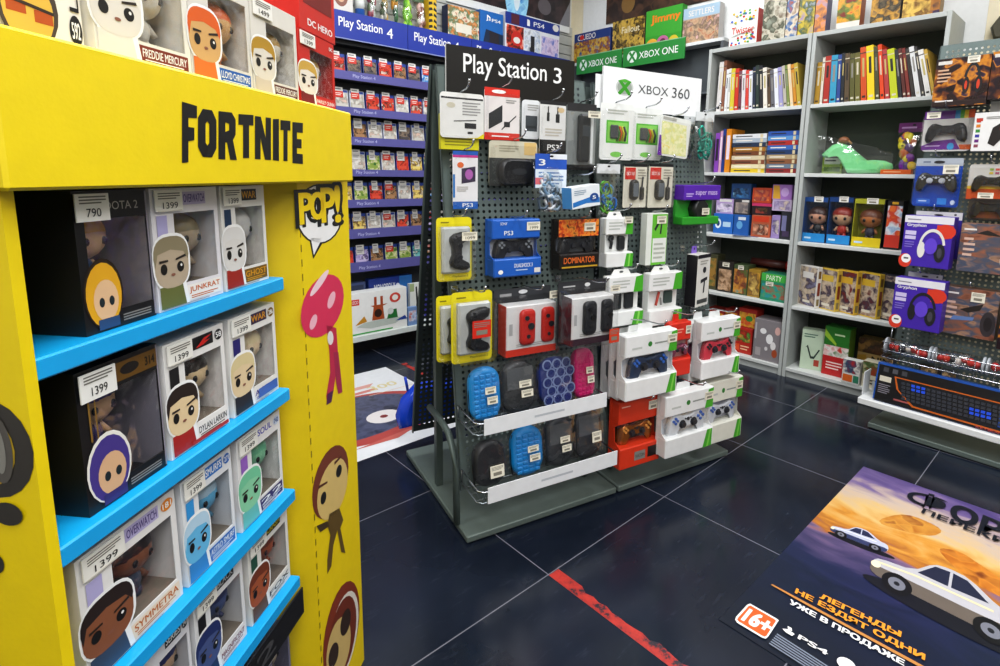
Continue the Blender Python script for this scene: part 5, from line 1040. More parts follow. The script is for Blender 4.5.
rowR = [px3(458, 470, 232, 14, '#b08a2a', 'mustard'), px3(478, 484, 215, 10, '#d9d0c0', 'cream'), px3(490, 492, 210, 22, '#a83226', 'brick red'), px3(514, 514, 207, 22, '#3a96b8', 'light blue'), px3(540, 536, 205, 12, '#2f4a8a', 'blue'), px3(556, 544, 200, 12, '#262a30', 'black'), px3(570, 549, 202, 18, '#5a4a34', 'brown'), px3(590, 568, 203, 18, '#5c5a2c', 'olive'), px3(610, 584, 200, 18, '#68642e', 'olive'), px3(632, 594, 182, 10, '#c8501e', 'orange'), px3(656, 606, 178, 26, '#e8c81e', 'bright yellow'), px3(686, 636, 180, 20, '#4a4a2a', 'dark olive'), px3(704, 642, 174, 22, '#d8481c', 'orange'), px3(722, 668, 190, 18, '#a83a3a', 'dull red'), px3(742, 684, 190, 26, '#b8c020', 'lime'), px3(772, 720, 190, 16, '#2a2c30', 'black'), px3(788, 738, 185, 14, '#5a2a24', 'dark brown'), px3(804, 752, 184, 14, '#7a3028', 'rust'), px3(820, 764, 186, 14, '#3a3430', 'charcoal'), px3(836, 776, 180, 20, '#d6d6d4', 'white'), px3(858, 800, 178, 12, '#3f3c3a', 'charcoal'), px3(872, 806, 192, 22, '#dcdad4', 'white'), px3(896, 822, 190, 18, '#b8963a', 'gold')]
books(0, rowR, 'top', 'books on the top shelf of the right bookcase', 'right')
# second shelf, left: upright books and two piles lying flat
def upright(z0, pxs, grp):
    for i, (x0, x1, yt, colr, lab, lean) in enumerate(pxs):
        a = CASE.hit(x0, (yt+170)/2, .04)[0]; b = CASE.hit(x1, (yt+170)/2, .04)[0]; t = CASE.hit((x0+x1)/2, yt, .04)[1]; w = b-a; H = t-z0
        m = MB(); m.box(0, w, 0, .0025, 0, H, colr); m.box(0, .0018, .0025, .17, 0, H, colr); m.box(w-.0018, w, .0025, .17, 0, H, colr); m.box(.0018, w-.0018, .003, .166, .003, H-.003, '#e9e4d6'); m.draw([('r', .2, .3, .8, .85, '#e9d9e6' if i % 2 else '#2a2230')], 0, w, 0, H, 0)
        tag(m.build('book', None, CASE.at(a, .04, z0+.0004+max(0, math.sin(math.radians(lean)))*w, 0, 0, lean)), lab, 'book', grp)
upright(SHELFZ[1], [(715, 719, 133, '#8a4ab0', 'purple upright book at the left end of the second shelf', 0), (719.5, 722, 131, '#d0a0b8', 'pink upright book next to the purple one', 0), (722.3, 725, 129, '#26408a', 'dark blue upright book near the lying piles', 0), (725.5, 730.5, 129, '#d98a1e', 'orange and black upright book beside the first lying pile', 0)], 'upright books on the second shelf of the left bookcase')
def pile(x0, x1, cols, place, y0, y1, grp):
    z = SHELFZ[1]; a = CASE.hit(x0, (y0+y1)/2, .04)[0]; b = CASE.hit(x1, (y0+y1)/2, .04)[0]; zt = CASE.hit((x0+x1)/2, y0, .04)[1]
    th = (zt-z)/len(cols); rr = random.Random(int(x0))
    for i, (colr, nm) in enumerate(cols[::-1]):
        w = (b-a)*rr.uniform(.92, 1.0); m = MB(); m.box(-w/2, w/2, 0, .15, 0, .002, colr); m.box(-w/2, w/2, 0, .15, th-.0028, th-.0008, colr); m.box(-w/2, w/2, 0, .002, .002, th-.0028, colr); m.box(-w/2+.002, w/2-.002, .003, .147, .002, th-.0028, '#e9e3d4'); m.draw([('l', .1, .25, .7, .75, '#f0e9d8' if i % 2 else '#2a2824', 1), ('r', .82, .1, .9, .9, '#d9c9a0')], -w/2, w/2, 0, th-.001, 0)
        tag(m.build('book', None, CASE.at((a+b)/2+rr.uniform(-.003, .003), .04, z+.0003+th*i, rr.uniform(-1.5, 1.5))), '%s book lying %s from the top of the %s pile' % (nm, ORD[len(cols)-i], place), 'book', grp)
pile(731.5, 765.5, [('#e0e2e4', 'white'), ('#a8b4c0', 'grey-blue'), ('#2a3a52', 'navy'), ('#a8762a', 'tan'), ('#7a4a2a', 'brown'), ('#d6c6a4', 'cream'), ('#8a5238', 'rust brown'), ('#e6dab0', 'ivory'), ('#d9b82a', 'yellow')], 'left lying', 134, 171, 'books lying in the left pile')
pile(766.5, 798.5, [('#2f5aa8', 'blue'), ('#5a90c8', 'sky blue'), ('#b03028', 'red'), ('#3f6ab0', 'mid blue'), ('#25406a', 'navy'), ('#b09a78', 'tan'), ('#8a5a3a', 'brown'), ('#6a7a8a', 'slate'), ('#8a2a2a', 'dark red')], 'right lying', 131, 171, 'books lying in the right pile')
TOPS = []
def cbox(name, lab, cat, z, px, y, d, colr, its=(), grp=None, rz=0, price=None, side=None, sidecol=None):
    a, b, o, t = CASE.rect(*px, y); zz = z
    if z is None: zz = max([q[2] for q in TOPS if q[0] < b-.002 and q[1] > a+.002 and q[3] < o+.1 and q[2] < t-.02] or [o])+.0005
    TOPS.append((a, b, t, zz))
    return carton(name, lab, cat, CASE.at((a+b)/2, y+d, zz+.0006, rz), b-a, t-zz, d, colr, its, grp, side or sidecol, price)
def A(*c): return ART(list(c), 15, .3)
def q4(x0, y0, x1, y1, ox=690, oy=160, s=4.76): return (ox+x0/s, oy+y0/s, ox+x1/s, oy+y1/s)
Z3 = SHELFZ[2]; G3 = 'small toy boxes on the third shelf of the left bookcase'; YB = .05
lower = [('blue box with a pale ring, bottom left of the toy boxes', (112, 256, 204, 330), '#2a6fc0', [('e', .25, .5, .16, .25, '#e6eef4'), ('e', .25, .5, .08, .14, '#1a3a7a'), ('r', .5, .35, .9, .6, '#b9d6ee')]),
 ('plain blue box, bottom row beside the ringed one', (208, 262, 280, 330), '#2560a8', [('e', .4, .5, .2, .2, '#6aa8d8'), ('r', .3, .75, .8, .9, '#d9e2ea')]),
 ('orange and brown box, bottom row centre', (292, 264, 384, 346), '#b05a3a', [('r', .1, .1, .9, .6, A('#e0a080', '#5a2a1a', '#d9c0a8')), ('r', .1, .7, .9, .95, '#c8401f')]),
 ('lilac box, bottom row right of centre', (388, 264, 428, 346), '#9a86b8', [('r', .1, .2, .9, .8, A('#c9b8dc', '#5a4a7a', '#e6dcc8'))]),
 ('dark box with a pale figure, bottom row at the right end', (431, 246, 486, 358), '#2a2a32', [('r', .1, .3, .5, .85, '#7a7aa0'), ('r', .2, .1, .8, .3, '#4a3a5a')])]
for lab, b, c_, its in lower: cbox('toy_box', lab, 'toy box', Z3, q4(*b), YB, .1, c_, its, G3)
upper = [('purple and white box standing on the ringed blue box', (124, 186, 206, 254), '#b9a0d0', [('r', .05, .1, .95, .7, A('#7a4aa0', '#e6dcee', '#3a2a5a')), ('r', .2, .8, .9, .98, '#e9e6e2')]),
 ('dark grey box standing on the plain blue box', (208, 188, 284, 260), '#3a3a40', [('r', .1, .1, .9, .8, A('#5a5660', '#a89a90', '#2a2a30')), ('r', .5, .82, .95, .97, '#d9d6d0')]),
 ('black and pink box standing on the orange box', (294, 206, 388, 262), '#2a1c20', [('r', .0, .75, 1, 1, '#c83a6a'), ('r', .2, .15, .8, .6, A('#7a5a2a', '#2a1c20', '#a84a3a'))]),
 ('pale lilac box standing on the lilac one', (390, 190, 484, 262), '#c4b4cc', [('r', .1, .1, .9, .9, A('#d9cfe0', '#8a7aa0', '#e9d9b0'))])]
ZU = {}
for lab, b, c_, its in upper:
    zt = CASE.rect(*q4(*b), YB)[2]; cbox('toy_box', lab, 'toy box', None, q4(*b), YB+.012, .085, c_, its, G3)
top3 = [('blue box on top of the toy boxes at left', (197, 113, 290, 186), '#1f4a80', [('r', .1, .1, .9, .7, A('#4a8ac0', '#1a2a4a', '#8ac0d8'))]), ('orange and red box on top of the black and pink one', (297, 133, 388, 206), '#c24a26', [('r', .1, .15, .9, .85, A('#e07a3a', '#8a2a3a', '#f0b070'))]), ('purple and yellow box on top of the pale lilac one', (392, 118, 486, 190), '#a87ac0', [('p', [(.05, .05), (.45, .05), (.35, .95), (.05, .95)], '#d9a83a'), ('e', .65, .5, .2, .3, '#c9a8dc')])]
for lab, b, c_, its in top3: cbox('toy_box', lab, 'toy box', None, q4(*b), YB+.02, .07, c_, its, G3)
m = MB(); m.box(-.09, .06, 0, .036, 0, .0015, '#6a7a9a'); x_, z_ = CASE.hit(748, 232, .01); tag(m.build('leaflet', None, CASE.at(x_, .0, Z3+.0005, 6)), 'flat blue-grey leaflet lying at the front of the third shelf', 'leaflet')
# fourth shelf, left
def q5(x0, y0, x1, y1): return q4(x0, y0, x1, y1, 680, 250, 4.44)
Z4 = SHELFZ[3]; G4 = 'toy boxes on the fourth shelf of the left bookcase'
cbox('toy_box', 'brown and green toy box at the left end of the fourth shelf', 'toy box', Z4, q5(120, 20, 164, 165), .06, .1, '#4a4a30', [('r', .1, .1, .9, .9, A('#5a6a3a', '#a8803a', '#2a2a20'))], G4)
cbox('toy_box', 'dark box with pale figures and a white sticker, fourth shelf', 'toy box', Z4, q5(166, 52, 234, 178), .05, .1, '#2c2622', [('r', .08, .05, .92, .75, A('#3a2f28', '#c9a888', '#8a6a4a', '#2a2220'))], G4, price=(.3, .84, .75, .98))
cbox('toy_box', 'tall green and gold picture box in the middle of the fourth shelf', 'toy box', Z4, q5(236, 66, 300, 190), .05, .1, '#4a5a38', [('r', .05, .05, .95, .85, A('#3a8a8a', '#c9903a', '#7a3a2a', '#4a7a3a'))], G4, price=(.3, .84, .7, .98))
cbox('toy_box', 'golden yellow picture box beside the green and gold one', 'toy box', Z4, q5(302, 88, 356, 196), .05, .1, '#a8842a', [('r', .05, .05, .95, .9, A('#d9a83a', '#6a4a2a', '#e0c06a'))], G4)
cbox('toy_box', 'green and blue box at the right end of the fourth shelf', 'toy box', Z4, q5(358, 108, 472, 226), .03, .12, '#2a8a6a', [('r', 0, .72, 1, 1, '#4ab04a'), ('r', .05, .1, .95, .62, A('#2a7ab0', '#3a9a7a', '#a84a3a', '#c9d9c0')), ('t', 'PARTY', .2, .76, .8, .95, '#e6f0d8', .01)], G4, price=(.2, .55, .5, .7))
m = MB(); m.tube([(-.12, 0, 0), (.1, 0, 0)], .026, '#5a2a24', 12); m.tube([(.1, 0, 0), (.125, 0, 0)], .029, '#c0281e', 12); x_, z_ = CASE.hit(768, 268, .2); tag(m.build('poster_tube', None, CASE.at(x_+.02, .19, Z4+.2)), 'brown cardboard tube with a red end lying behind the toy boxes', 'tube')
m = MB(); m.box(-.13, .12, 0, .06, 0, .168, '#2c241e'); tag(m.build('toy_box', None, CASE.at(x_+.02, .165, Z4+.0005)), 'dark brown box at the back under the cardboard tube', 'toy box')
# fifth shelf, left
Z5 = SHELFZ[4]; G6 = 'red toy boxes on the bottom shelf of the left bookcase'
for i, (b, lab) in enumerate((((126, 340, 208, 444), 'red toy box at the lower left of the bottom shelf stack'), ((212, 342, 320, 450), 'red and orange toy box with green letters, lower right of the stack'))):
    cbox('toy_box', lab, 'toy box', Z5, q5(*b), .05, .12, '#b82a1e', [('r', .08, .45, .92, .9, A('#d8562a', '#8a1a1a', '#3a8a3a', '#e0903a')), ('r', .1, .1, .5, .35, '#e0572a'), ('l', .55, .12, .9, .34, '#f0c8a0', 2)], G6)
for i, (b, lab) in enumerate((((120, 262, 196, 338), 'red and gold toy box at the upper left of the stack'), ((198, 264, 258, 338), 'dark red toy box at the top centre of the stack'), ((260, 262, 340, 340), 'red toy box with green and white badge, upper right of the stack'))):
    cbox('toy_box', lab, 'toy box', None, q5(*b), .06, .1, ('#9a2a1c', '#8a241c', '#a82a20')[i], [('r', .05, .05, .95, .8, A('#c83a26', '#d9a83a', '#5a1a16')), ('e', .6, .5, .2, .15, '#3a8a3a' if i == 2 else '#d9b06a')], G6)
cbox('mug_box', 'grey box with white splashes at the right end of the bottom shelf', 'mug box', Z5, q5(326, 312, 446, 486), .02, .14, '#8a8486', [('e', .35, .72, .12, .07, '#eceae8'), ('e', .6, .55, .13, .12, '#f0eeec'), ('e', .75, .4, .1, .1, '#e6e2e0'), ('e', .88, .78, .1, .1, '#d8b0a8'), ('e', .82, .22, .1, .1, '#a8502a'), ('r', .1, .1, .3, .3, '#b0a8a8'), ('e', .5, .3, .06, .05, '#d9d6d4'), ('r', .04, .5, .1, .9, '#b9b4b4')])
# second shelf, right: green shoe-shaped toy in a clear bag
x0, z0 = CASE.hit(690+480/3.7, 172, .08); x1 = CASE.hit(690+745/3.7, 172, .08)[0]; W = x1-x0
r = thing('toy_shoe', 'shiny pale green high-heeled shoe wrapped in clear film', 'toy shoe', CASE.at((x0+x1)/2, .1, SHELFZ[1]+.0005)); GS = C('#8fe8a0', .25)
m = MB()
def P2(fx, fz): return (-W/2+W*fx, .142*fz/1.0)
body = [(.40, .02), (.55, .0), (.80, .02), (.95, .06), (1.0, .16), (.98, .28), (.88, .36), (.74, .34), (.64, .36), (.54, .50), (.44, .66), (.34, .80), (.24, .86), (.14, .80), (.06, .66), (.0, .55), (.02, .46), (.10, .50), (.18, .52), (.24, .46), (.30, .30)]
m.pillow([P2(a, b*1.36) for a, b in body], -.045, .03, GS, .8)
part('shoe_body', m, r)
m = MB(); m.ell(-W/2+W*.3, -.01, .142*1.26, .028, .02, .02, '#8a5a3a'); m.tube([(-W/2+W*.34, -.01, .142*1.3), (-W/2+W*.42, -.015, .142*1.12)], .006, '#a87a4a', 6); part('brown_bow', m, r)
m = MB(); rr = random.Random(5); n = 9; vs = []; fs = []
for j in range(n+1):
    for i in range(n+1):
        u, v = i/n, j/n; hh = .21-.1*u; vs.append((-W/2-.008+(W+.016)*u, -.055-.02*math.sin(math.pi*u)*math.sin(math.pi*v)+rr.uniform(-.005, .005), .002+hh*v+rr.uniform(-.003, .003)*(0 if j == 0 else 1)))
for j in range(n):
    for i in range(n): q = j*(n+1)+i; fs.append((q, q+1, q+n+2, q+n+1))
m.add(vs, fs, FILM('#ffffff', .12, .55, .1), True); part('clear_film', m, r)
cbox('small_box', 'small lime green box with a black and white label beside the shoe', 'box', SHELFZ[1], (690+490/3.7, 565/3.7, 690+565/3.7, 630/3.7), .16, .07, '#9ab83a', [('r', .1, .45, .9, .95, '#e6e8dc'), ('l', .15, .55, .8, .85, '#3a3a38', 2), ('r', .1, .1, .9, .32, '#5a7a2a')])
a, b, o, t = CASE.rect(690+735/3.7, 450/3.7, 690+850/3.7, 634/3.7, .06)
baggie('toy_bag', 'bag of purple and yellow toys with an orange foot, right of the shoe', 'toy bag', CASE.at((a+b)/2+.012, .16, SHELFZ[1]+.001), b-a, t-SHELFZ[1], .05, ['#7a2a9a', '#d9b82a', '#2a1c2a', '#c86a2a', '#5a3a7a', '#e0d040'], '#8a2a8a', None, k=6, prints=[('l', .1, .3, .7, .7, '#d8a8e0', 1)])
carton('small_box', 'flat orange box under the bag of purple and yellow toys', 'box', CASE.at((a+b)/2-.01, .04, SHELFZ[1]+.001), b-a, .022, .035, '#d0601f', [('l', .1, .3, .8, .7, '#f0c090', 1)])
# third shelf, right: action figures
G7 = 'action figure boxes on the third shelf of the right bookcase'
def act(lab, b, bg, foot, fig):
    a, bb, o, t = CASE.rect(*q4(*b), .05); w = bb-a; h = t-Z3
    r = thing('action_figure_box', lab, 'boxed figure', CASE.at((a+bb)/2, .14, Z3+.0005), G7); d = .09
    m = MB(); m.box(-w/2, w/2, -.003, 0, 0, h, bg); m.box(-w/2, -w/2+.003, -d, -.003, 0, h, bg); m.box(w/2-.003, w/2, -d, -.003, 0, h, '#1a1c24'); m.box(-w/2+.003, w/2-.003, -d, -.003, 0, .003, bg); m.box(-w/2+.003, w/2-.003, -d, -.003, h-.003, h, bg); m.box(-w/2+.003, w/2-.003, -d, -d+.003, .003, h*.2, foot); m.box(-w/2+.003, w/2-.003, -d, -d+.003, h*.9, h-.003, bg); m.draw([('l', .1, .05, .45, .14, '#bcd8f0', 1)], -w/2, w/2, 0, h, -d); part('carton', m, r)
    doll('figure', r, w*.02, -d*.55, h*.12, h*.7, *fig); m = MB(); m.flat([(-w/2+.004, h*.2), (w/2-.004, h*.2), (w/2-.004, h*.9), (-w/2+.004, h*.9)], -d+.001, FILM()); part('clear_window', m, r)
    sticker(r, -w*.1, w*.28, h*.9, h*1.02, -d-.001, None, '#f0ede4')
act('blue box with a black-suited figure, first on the third shelf right', (540, 178, 652, 380), '#1a4a8a', '#2a8ac8', ('#c09078', '#3a1c18', '#20242c'))
act('blue box with a red-suited figure, second on the third shelf right', (656, 178, 772, 388), '#16407a', '#2a8ac8', ('#c09a7a', '#8a2a1c', '#b02a1c'))
act('yellow-green box with a brown figure, third on the third shelf right', (776, 186, 920, 400), '#a8a82a', '#d9c020', ('#a86a3a', '#6a3a22', '#3a3a4a'))
cbox('action_figure_box', 'pale blue and red picture box, fourth on the third shelf right', 'boxed figure', Z3, q4(930, 195, 1006, 408), .05, .09, '#17171c', [('r', .06, .04, .98, .9, A('#7aa0c8', '#d8dce0', '#c8402a', '#e07a3a')), ('r', .3, .93, .7, .98, '#d9a82a'), ('r', .05, .04, 1, .3, '#c83a2a')], G7)
# fourth shelf, right
G8 = 'slim game boxes on the fourth shelf of the right bookcase'
for b, fr, sd, lab in (((548, 62, 636, 252), '#e0dcd6', '#8a8aa0', 'white and purple game box, first on the fourth shelf right'), ((638, 76, 722, 262), '#d8b84a', '#8a8a90', 'pale yellow game box, second on the fourth shelf right'), ((716, 84, 814, 276), '#d9b03a', '#7a2a22', 'yellow game box with a dark red side, third on the fourth shelf right'), ((812, 94, 914, 296), '#dcb83a', '#6a2a26', 'yellow game box with a brown emblem, fourth on the fourth shelf right'), ((915, 100, 960, 312), '#2a2c38', '#3a3a50', 'dark game box at the right end of the fourth shelf')):
    P = q5(*b); xm = P[0]+(P[2]-P[0])*.5; c, zc = CASE.hit(xm, P[3]-2, .03); t = CASE.hit(xm, P[1]+3, .03)[1]
    sp_ = .034; cw = .125; g = math.radians(-22); h = t-Z4
    # place so that the near vertical edge stands at (c, .03)
    ox = c+.008+(.024 if b[0] == 915 else 0)-(cw/2*math.cos(g)+sp_*math.sin(g)); oy = .03-(cw/2*math.sin(g)-sp_*math.cos(g))
    r = carton('game_box', lab, 'game box', CASE.at(ox, oy, Z4+.0005, -22), cw, h, sp_, fr, [('r', .04, .03, .96, .97, A(sd, '#c9b8a0', '#4a3a4a', sd)), ('r', .2, .7, .8, .85, fr), ('r', .3, .1, .7, .16, '#e0d9c8')], G8, sidecol=fr)
    m = MB(); e_ = .0006
    for z_, zz, mm in ((.3, .62, '#8a3a1c'), (.06, .22, '#8a7a4a'), (.72, .9, '#7a5a2a')): x_ = cw/2+e_; m.add([(x_, -sp_*.78, h*z_), (x_, -sp_*.22, h*z_), (x_, -sp_*.22, h*zz), (x_, -sp_*.78, h*zz)], [(0, 1, 2, 3)], mm)
    part('spine_print', m, r)
# fifth shelf, right
def rot_box(name, lab, cat, pl, pc, pr_, zt, zb, yfront, colr, its, side, grp=None): pass
a = CASE.hit(680+510/4.44, 350, .06)[0]; b = CASE.hit(680+596/4.44, 350, .03)[0]
carton('game_box', 'pale green game box with a dark curve, turned slightly, bottom shelf right', 'game box', CASE.at((a+b)/2+.015, .14, Z5+.0006, 14), b-a, .235, .07, '#c4d4bc', [('p', [(.2, .55), (.26, .57), (.45, .28), (.62, .28), (.85, .52), (.8, .54), (.6, .34), (.48, .34), (.3, .62)], '#2a3a34'), ('l', .1, .8, .7, .92, '#5a7a6a', 2), ('r', .62, .1, .85, .26, '#b04a3a')], sidecol='#2a5a4a')
cbox('game_box', 'green and red gift-like game box on the bottom shelf', 'game box', Z5, q5(636, 345, 748, 556), .06, .1, '#2f7a2a', [('r', 0, 0, 1, .4, '#c02a2a'), ('l', .15, .12, .8, .3, '#f0d8d0', 3), ('r', 0, .4, 1, .62, A('#c83a2a', '#e6dcd8', '#3a7a2a')), ('l', .4, .82, .9, .9, '#c9e0b0', 1), ('p', [(0, .8), (.5, .62), (.5, .68), (0, .95)], '#9ac03a')], sidecol='#5a8a2a')
cbox('toy_box', 'small white box with red and blue toys at the front of the bottom shelf', 'toy box', Z5, q5(720, 490, 800, 590), .0, .055, '#dfe0da', [('r', .0, .45, 1, 1, A('#b8302a', '#2a4a6a', '#e6e0d8', '#2a2a2c')), ('r', .05, .08, .6, .38, '#e0702a'), ('r', .65, .08, .95, .38, '#3a8a6a')])
cbox('toy_box', 'cream box with black letters, foremost of the boxes beside the keyboard', 'toy box', Z5, q5(808, 500, 900, 600), .015, .07, '#e0d8c0', [('r', .0, .5, 1, 1, A('#d9c9a0', '#4a6a3a', '#a8482a')), ('l', .1, .12, .8, .36, '#3a3a34', 2)])
carton('toy_box', 'tan box printed with large dark capitals at the back of the bottom shelf', 'toy box', (lambda q: CASE.at((q[0]+q[1])/2+.02, .26, Z5+.0006))(CASE.rect(*q5(770, 372, 925, 520), .1)), .2, .225, .09, '#c9a86a', [('t', 'NIN', .36, .44, .8, .58, '#2a241c', .03), ('r', .0, .64, 1, 1, A('#7a4a2a', '#3a2a1c', '#a87a3a')), ('p', [(0, .2), (.25, .3), (.22, .6), (0, .55)], '#c89a3a')])

# ================================================================== boxes on top of the bookcases
def topbox(lab, x0, x1, yb, colr, its, d=.07, y=.03, h=.27, grp='board game boxes on top of the bookcases', side=None, zb=1.939):
    a = CASE.hit(x0, yb, y)[0]; b = CASE.hit(x1, yb, y)[0]
    return carton('board_game', lab, 'board game', CASE.at((a+b)/2, y+d, zb), b-a, h, d, colr, its, grp, side)
dots = []
rr = random.Random(2)
for k in range(70):
    fx_, fz_ = rr.uniform(.06, .94), rr.uniform(.03, .97)
    if abs(fz_-.36-.2*fx_) < .17: continue
    dots.append(('e', fx_, fz_, .045, .028, ('#d9b51e', '#2a5ac0', '#c8281e', '#3a9a3a')[k % 4]))
topbox('white spotted party game box with red lettering, on top at left', 729, 756, 42, '#ecebe4', dots+[('p', [(.08, .28), (.92, .44), (.92, .6), (.08, .44)], '#ecebe4')]+[('t', 'Twister', .1, .34, .9, .54, '#c8281e', .02, 0)], h=.2, side='#d8301e')
topbox('grey-green board game box right of the spotted one', 761.5, 784, 38, '#6a6a54', [('r', .0, .0, 1, 1, A('#8a9080', '#4a4a3a', '#c9c4b0', '#6a5a4a'))])
topbox('rust and blue board game box, third on the left bookcase', 785, 796.5, 34, '#8a4a34', [('r', 0, 0, 1, 1, A('#a8502a', '#3a6a9a', '#d9c9b0', '#5a2a1c'))])
topbox('violet and yellow board game box, fourth on the left bookcase', 797.5, 813, 31, '#6a6a50', [('r', 0, 0, 1, 1, A('#8a7ab0', '#c9b03a', '#4a5a3a', '#a8b0c0'))])
topbox('blue-grey board game box at the right end of the left bookcase top', 814, 825, 29, '#5a5a78', [('r', 0, 0, 1, 1, A('#7a8ac0', '#d98a3a', '#3a3a5a'))])
topbox('red, orange and green board game box, left one on the right bookcase', 836, 859, 26, '#a85a2a', [('r', 0, .12, 1, 1, A('#c8401f', '#e09a2a', '#5a7a2a', '#7a2a1c')), ('r', 0, 0, 1, .12, '#d9d2c8')])
topbox('dark board game box with a golden figure, middle of the right bookcase', 870, 899, 20, '#3a3a34', [('r', 0, 0, 1, 1, A('#4a4a44', '#c9963a', '#2a2822', '#7a6a4a'))])
topbox('golden brown board game box at the right end of the right bookcase', 902, 939, 14, '#8a6a2a', [('r', 0, 0, .75, 1, A('#c9963a', '#6a4a1c', '#e0b85a', '#8a5a2a')), ('r', .75, 0, 1, 1, A('#3a2a4a', '#a8702a', '#2a2030'))])
m = MB(); m.pillow([(-.03, -.05), (.02, -.06), (.05, 0), (.03, .05), (-.02, .06), (-.05, .01)], -.03, .03, '#4a4632', .8)
x_, z_ = 0, 0
x_, z_ = CASE.hit(1003, 28, .27)
tag(m.build('wall_ornament', None, CASE.at(x_, .285, z_)), 'small dark olive ornament on the cream wall at the right edge', 'ornament')

# ================================================================== wall of game cases
SGN = C('#20389a', .4); LIPM = C('#605e9c', .45); UD = C('#34383c', .6)
gw = thing('game_shelf_unit', 'wall unit of seven lilac-edged shelves of game cases under blue signs', 'shelf unit', GAME.at(0, 0, 0))
GX0, GX1 = -.5, 2.38
m = MB(); m.box(GX0, GX1, .118, .132, .0, 2.0, UD); part('back_panel', m, gw)
for x in (GX0, GX1-.02):
    m = MB(); m.box(x, x+.02, 0, .117, 0, 2.0, UD); part('side_panel', m, gw)
LIPS = ((1.741, 1.696), (1.536, 1.493), (1.364, 1.320), (1.171, 1.133), (.988, .943), (.808, .752), (.600, .541))
for zt, zb in LIPS:
    m = MB(); m.box(GX0+.02, GX1-.02, .0, .117, zb-.004, zb+.004, UD); m.box(GX0+.02, GX1-.02, -.004, 0, zb-.004, zt, LIPM)
    for xs in (-.1, .50, 1.06, 1.6): m.text('Play Station 4', xs, xs+.145, zb+.007, zb+.031, -.0045, '#b9bbe0', .012)
    part('shelf', m, gw)
m = MB(); m.rbox(GX0+.02, GX1-.02, -.06, .117, .105, .142, '#dfe6e2', .002); part('bottom_shelf', m, gw)
m = MB(); m.box(GX0+.02, GX1-.02, .06, .08, 0, .105, '#191a1c'); part('plinth', m, gw)
m = MB(); m.box(GX0, GX1, .0, .132, 2.0, 2.035, '#dfe2e0'); part('top_board', m, gw)
m = MB(); m.box(GX0+.02, GX1-.02, .03, .11, 1.895, 1.93, '#2f3236'); part('lamp_cover', m, gw)
xs = [GAME.hit(407.4, 24, -.01)[0]+.497*k for k in range(-2, 4)]
for k in range(5):
    m = MB(); a, b = xs[k]+.002, min(xs[k+1]-.002, 2.37); m.box(a, b, -.012, -.004, 1.915, 2.07, SGN); m.draw([('r', 0, 0, 1, .04, '#8a94c0')], a, b, 1.915, 2.07, -.012)
    m.text('Play Station', a+.045, a+.32, 1.967, 2.035, -.0128, WHITE, .012); m.text('4', a+.35, a+.39, 1.967, 2.025, -.0128, WHITE, .012)
    w_ = b-a
    tag(m.build('shelf_sign', None, GAME.at(0, 0, 0)), '%s blue sign panel from the left above the game wall' % ORD[k+1], 'sign', 'blue signs above the game wall')
PALS = [('red', ['#b02a22', '#d8503a', '#4a1a1a', '#e0c8b8']), ('blue', ['#1f4a9a', '#4a8ac8', '#c9d9e6', '#1a2440']), ('pale', ['#e6e4de', '#c9c4ba', '#9a968e', '#d8b8a8']), ('dark', ['#1f2024', '#4a464a', '#8a7a6a', '#2a2a34']), ('green', ['#3a6a3a', '#8aa04a', '#d0d0a0', '#24402a']), ('golden', ['#c9922a', '#e6cf7a', '#6a4a20', '#d8d0b8']), ('brown', ['#6a4a34', '#a8805a', '#2f2420', '#d0b89a']), ('orange', ['#d8702a', '#f0b86a', '#7a3a1c', '#e8e0d0']), ('teal', ['#2a7a80', '#7ac0bc', '#1a3a44', '#e0e6d8']), ('lilac', ['#8a7ab0', '#c4b8dc', '#4a3a6a', '#e6e0ea'])]
ROWPAL = ([3, 0, 3, 3, 0, 6, 3, 1, 3, 0], [0, 2, 2, 0, 0, 2, 0, 2, 0, 2], [8, 2, 6, 2, 2, 3, 2, 4, 2, 0], [0, 1, 2, 4, 2, 0, 5, 4, 7, 2], [7, 5, 4, 0, 6, 2, 5, 1, 9, 2], [3, 6, 5, 2, 2, 0, 6, 9, 1, 4], [8, 0, 9, 6, 4, 4, 8, 7, 0, 2])
ROWN = ('top', 'second', 'third', 'fourth', 'fifth', 'sixth', 'lowest')
protos = {}
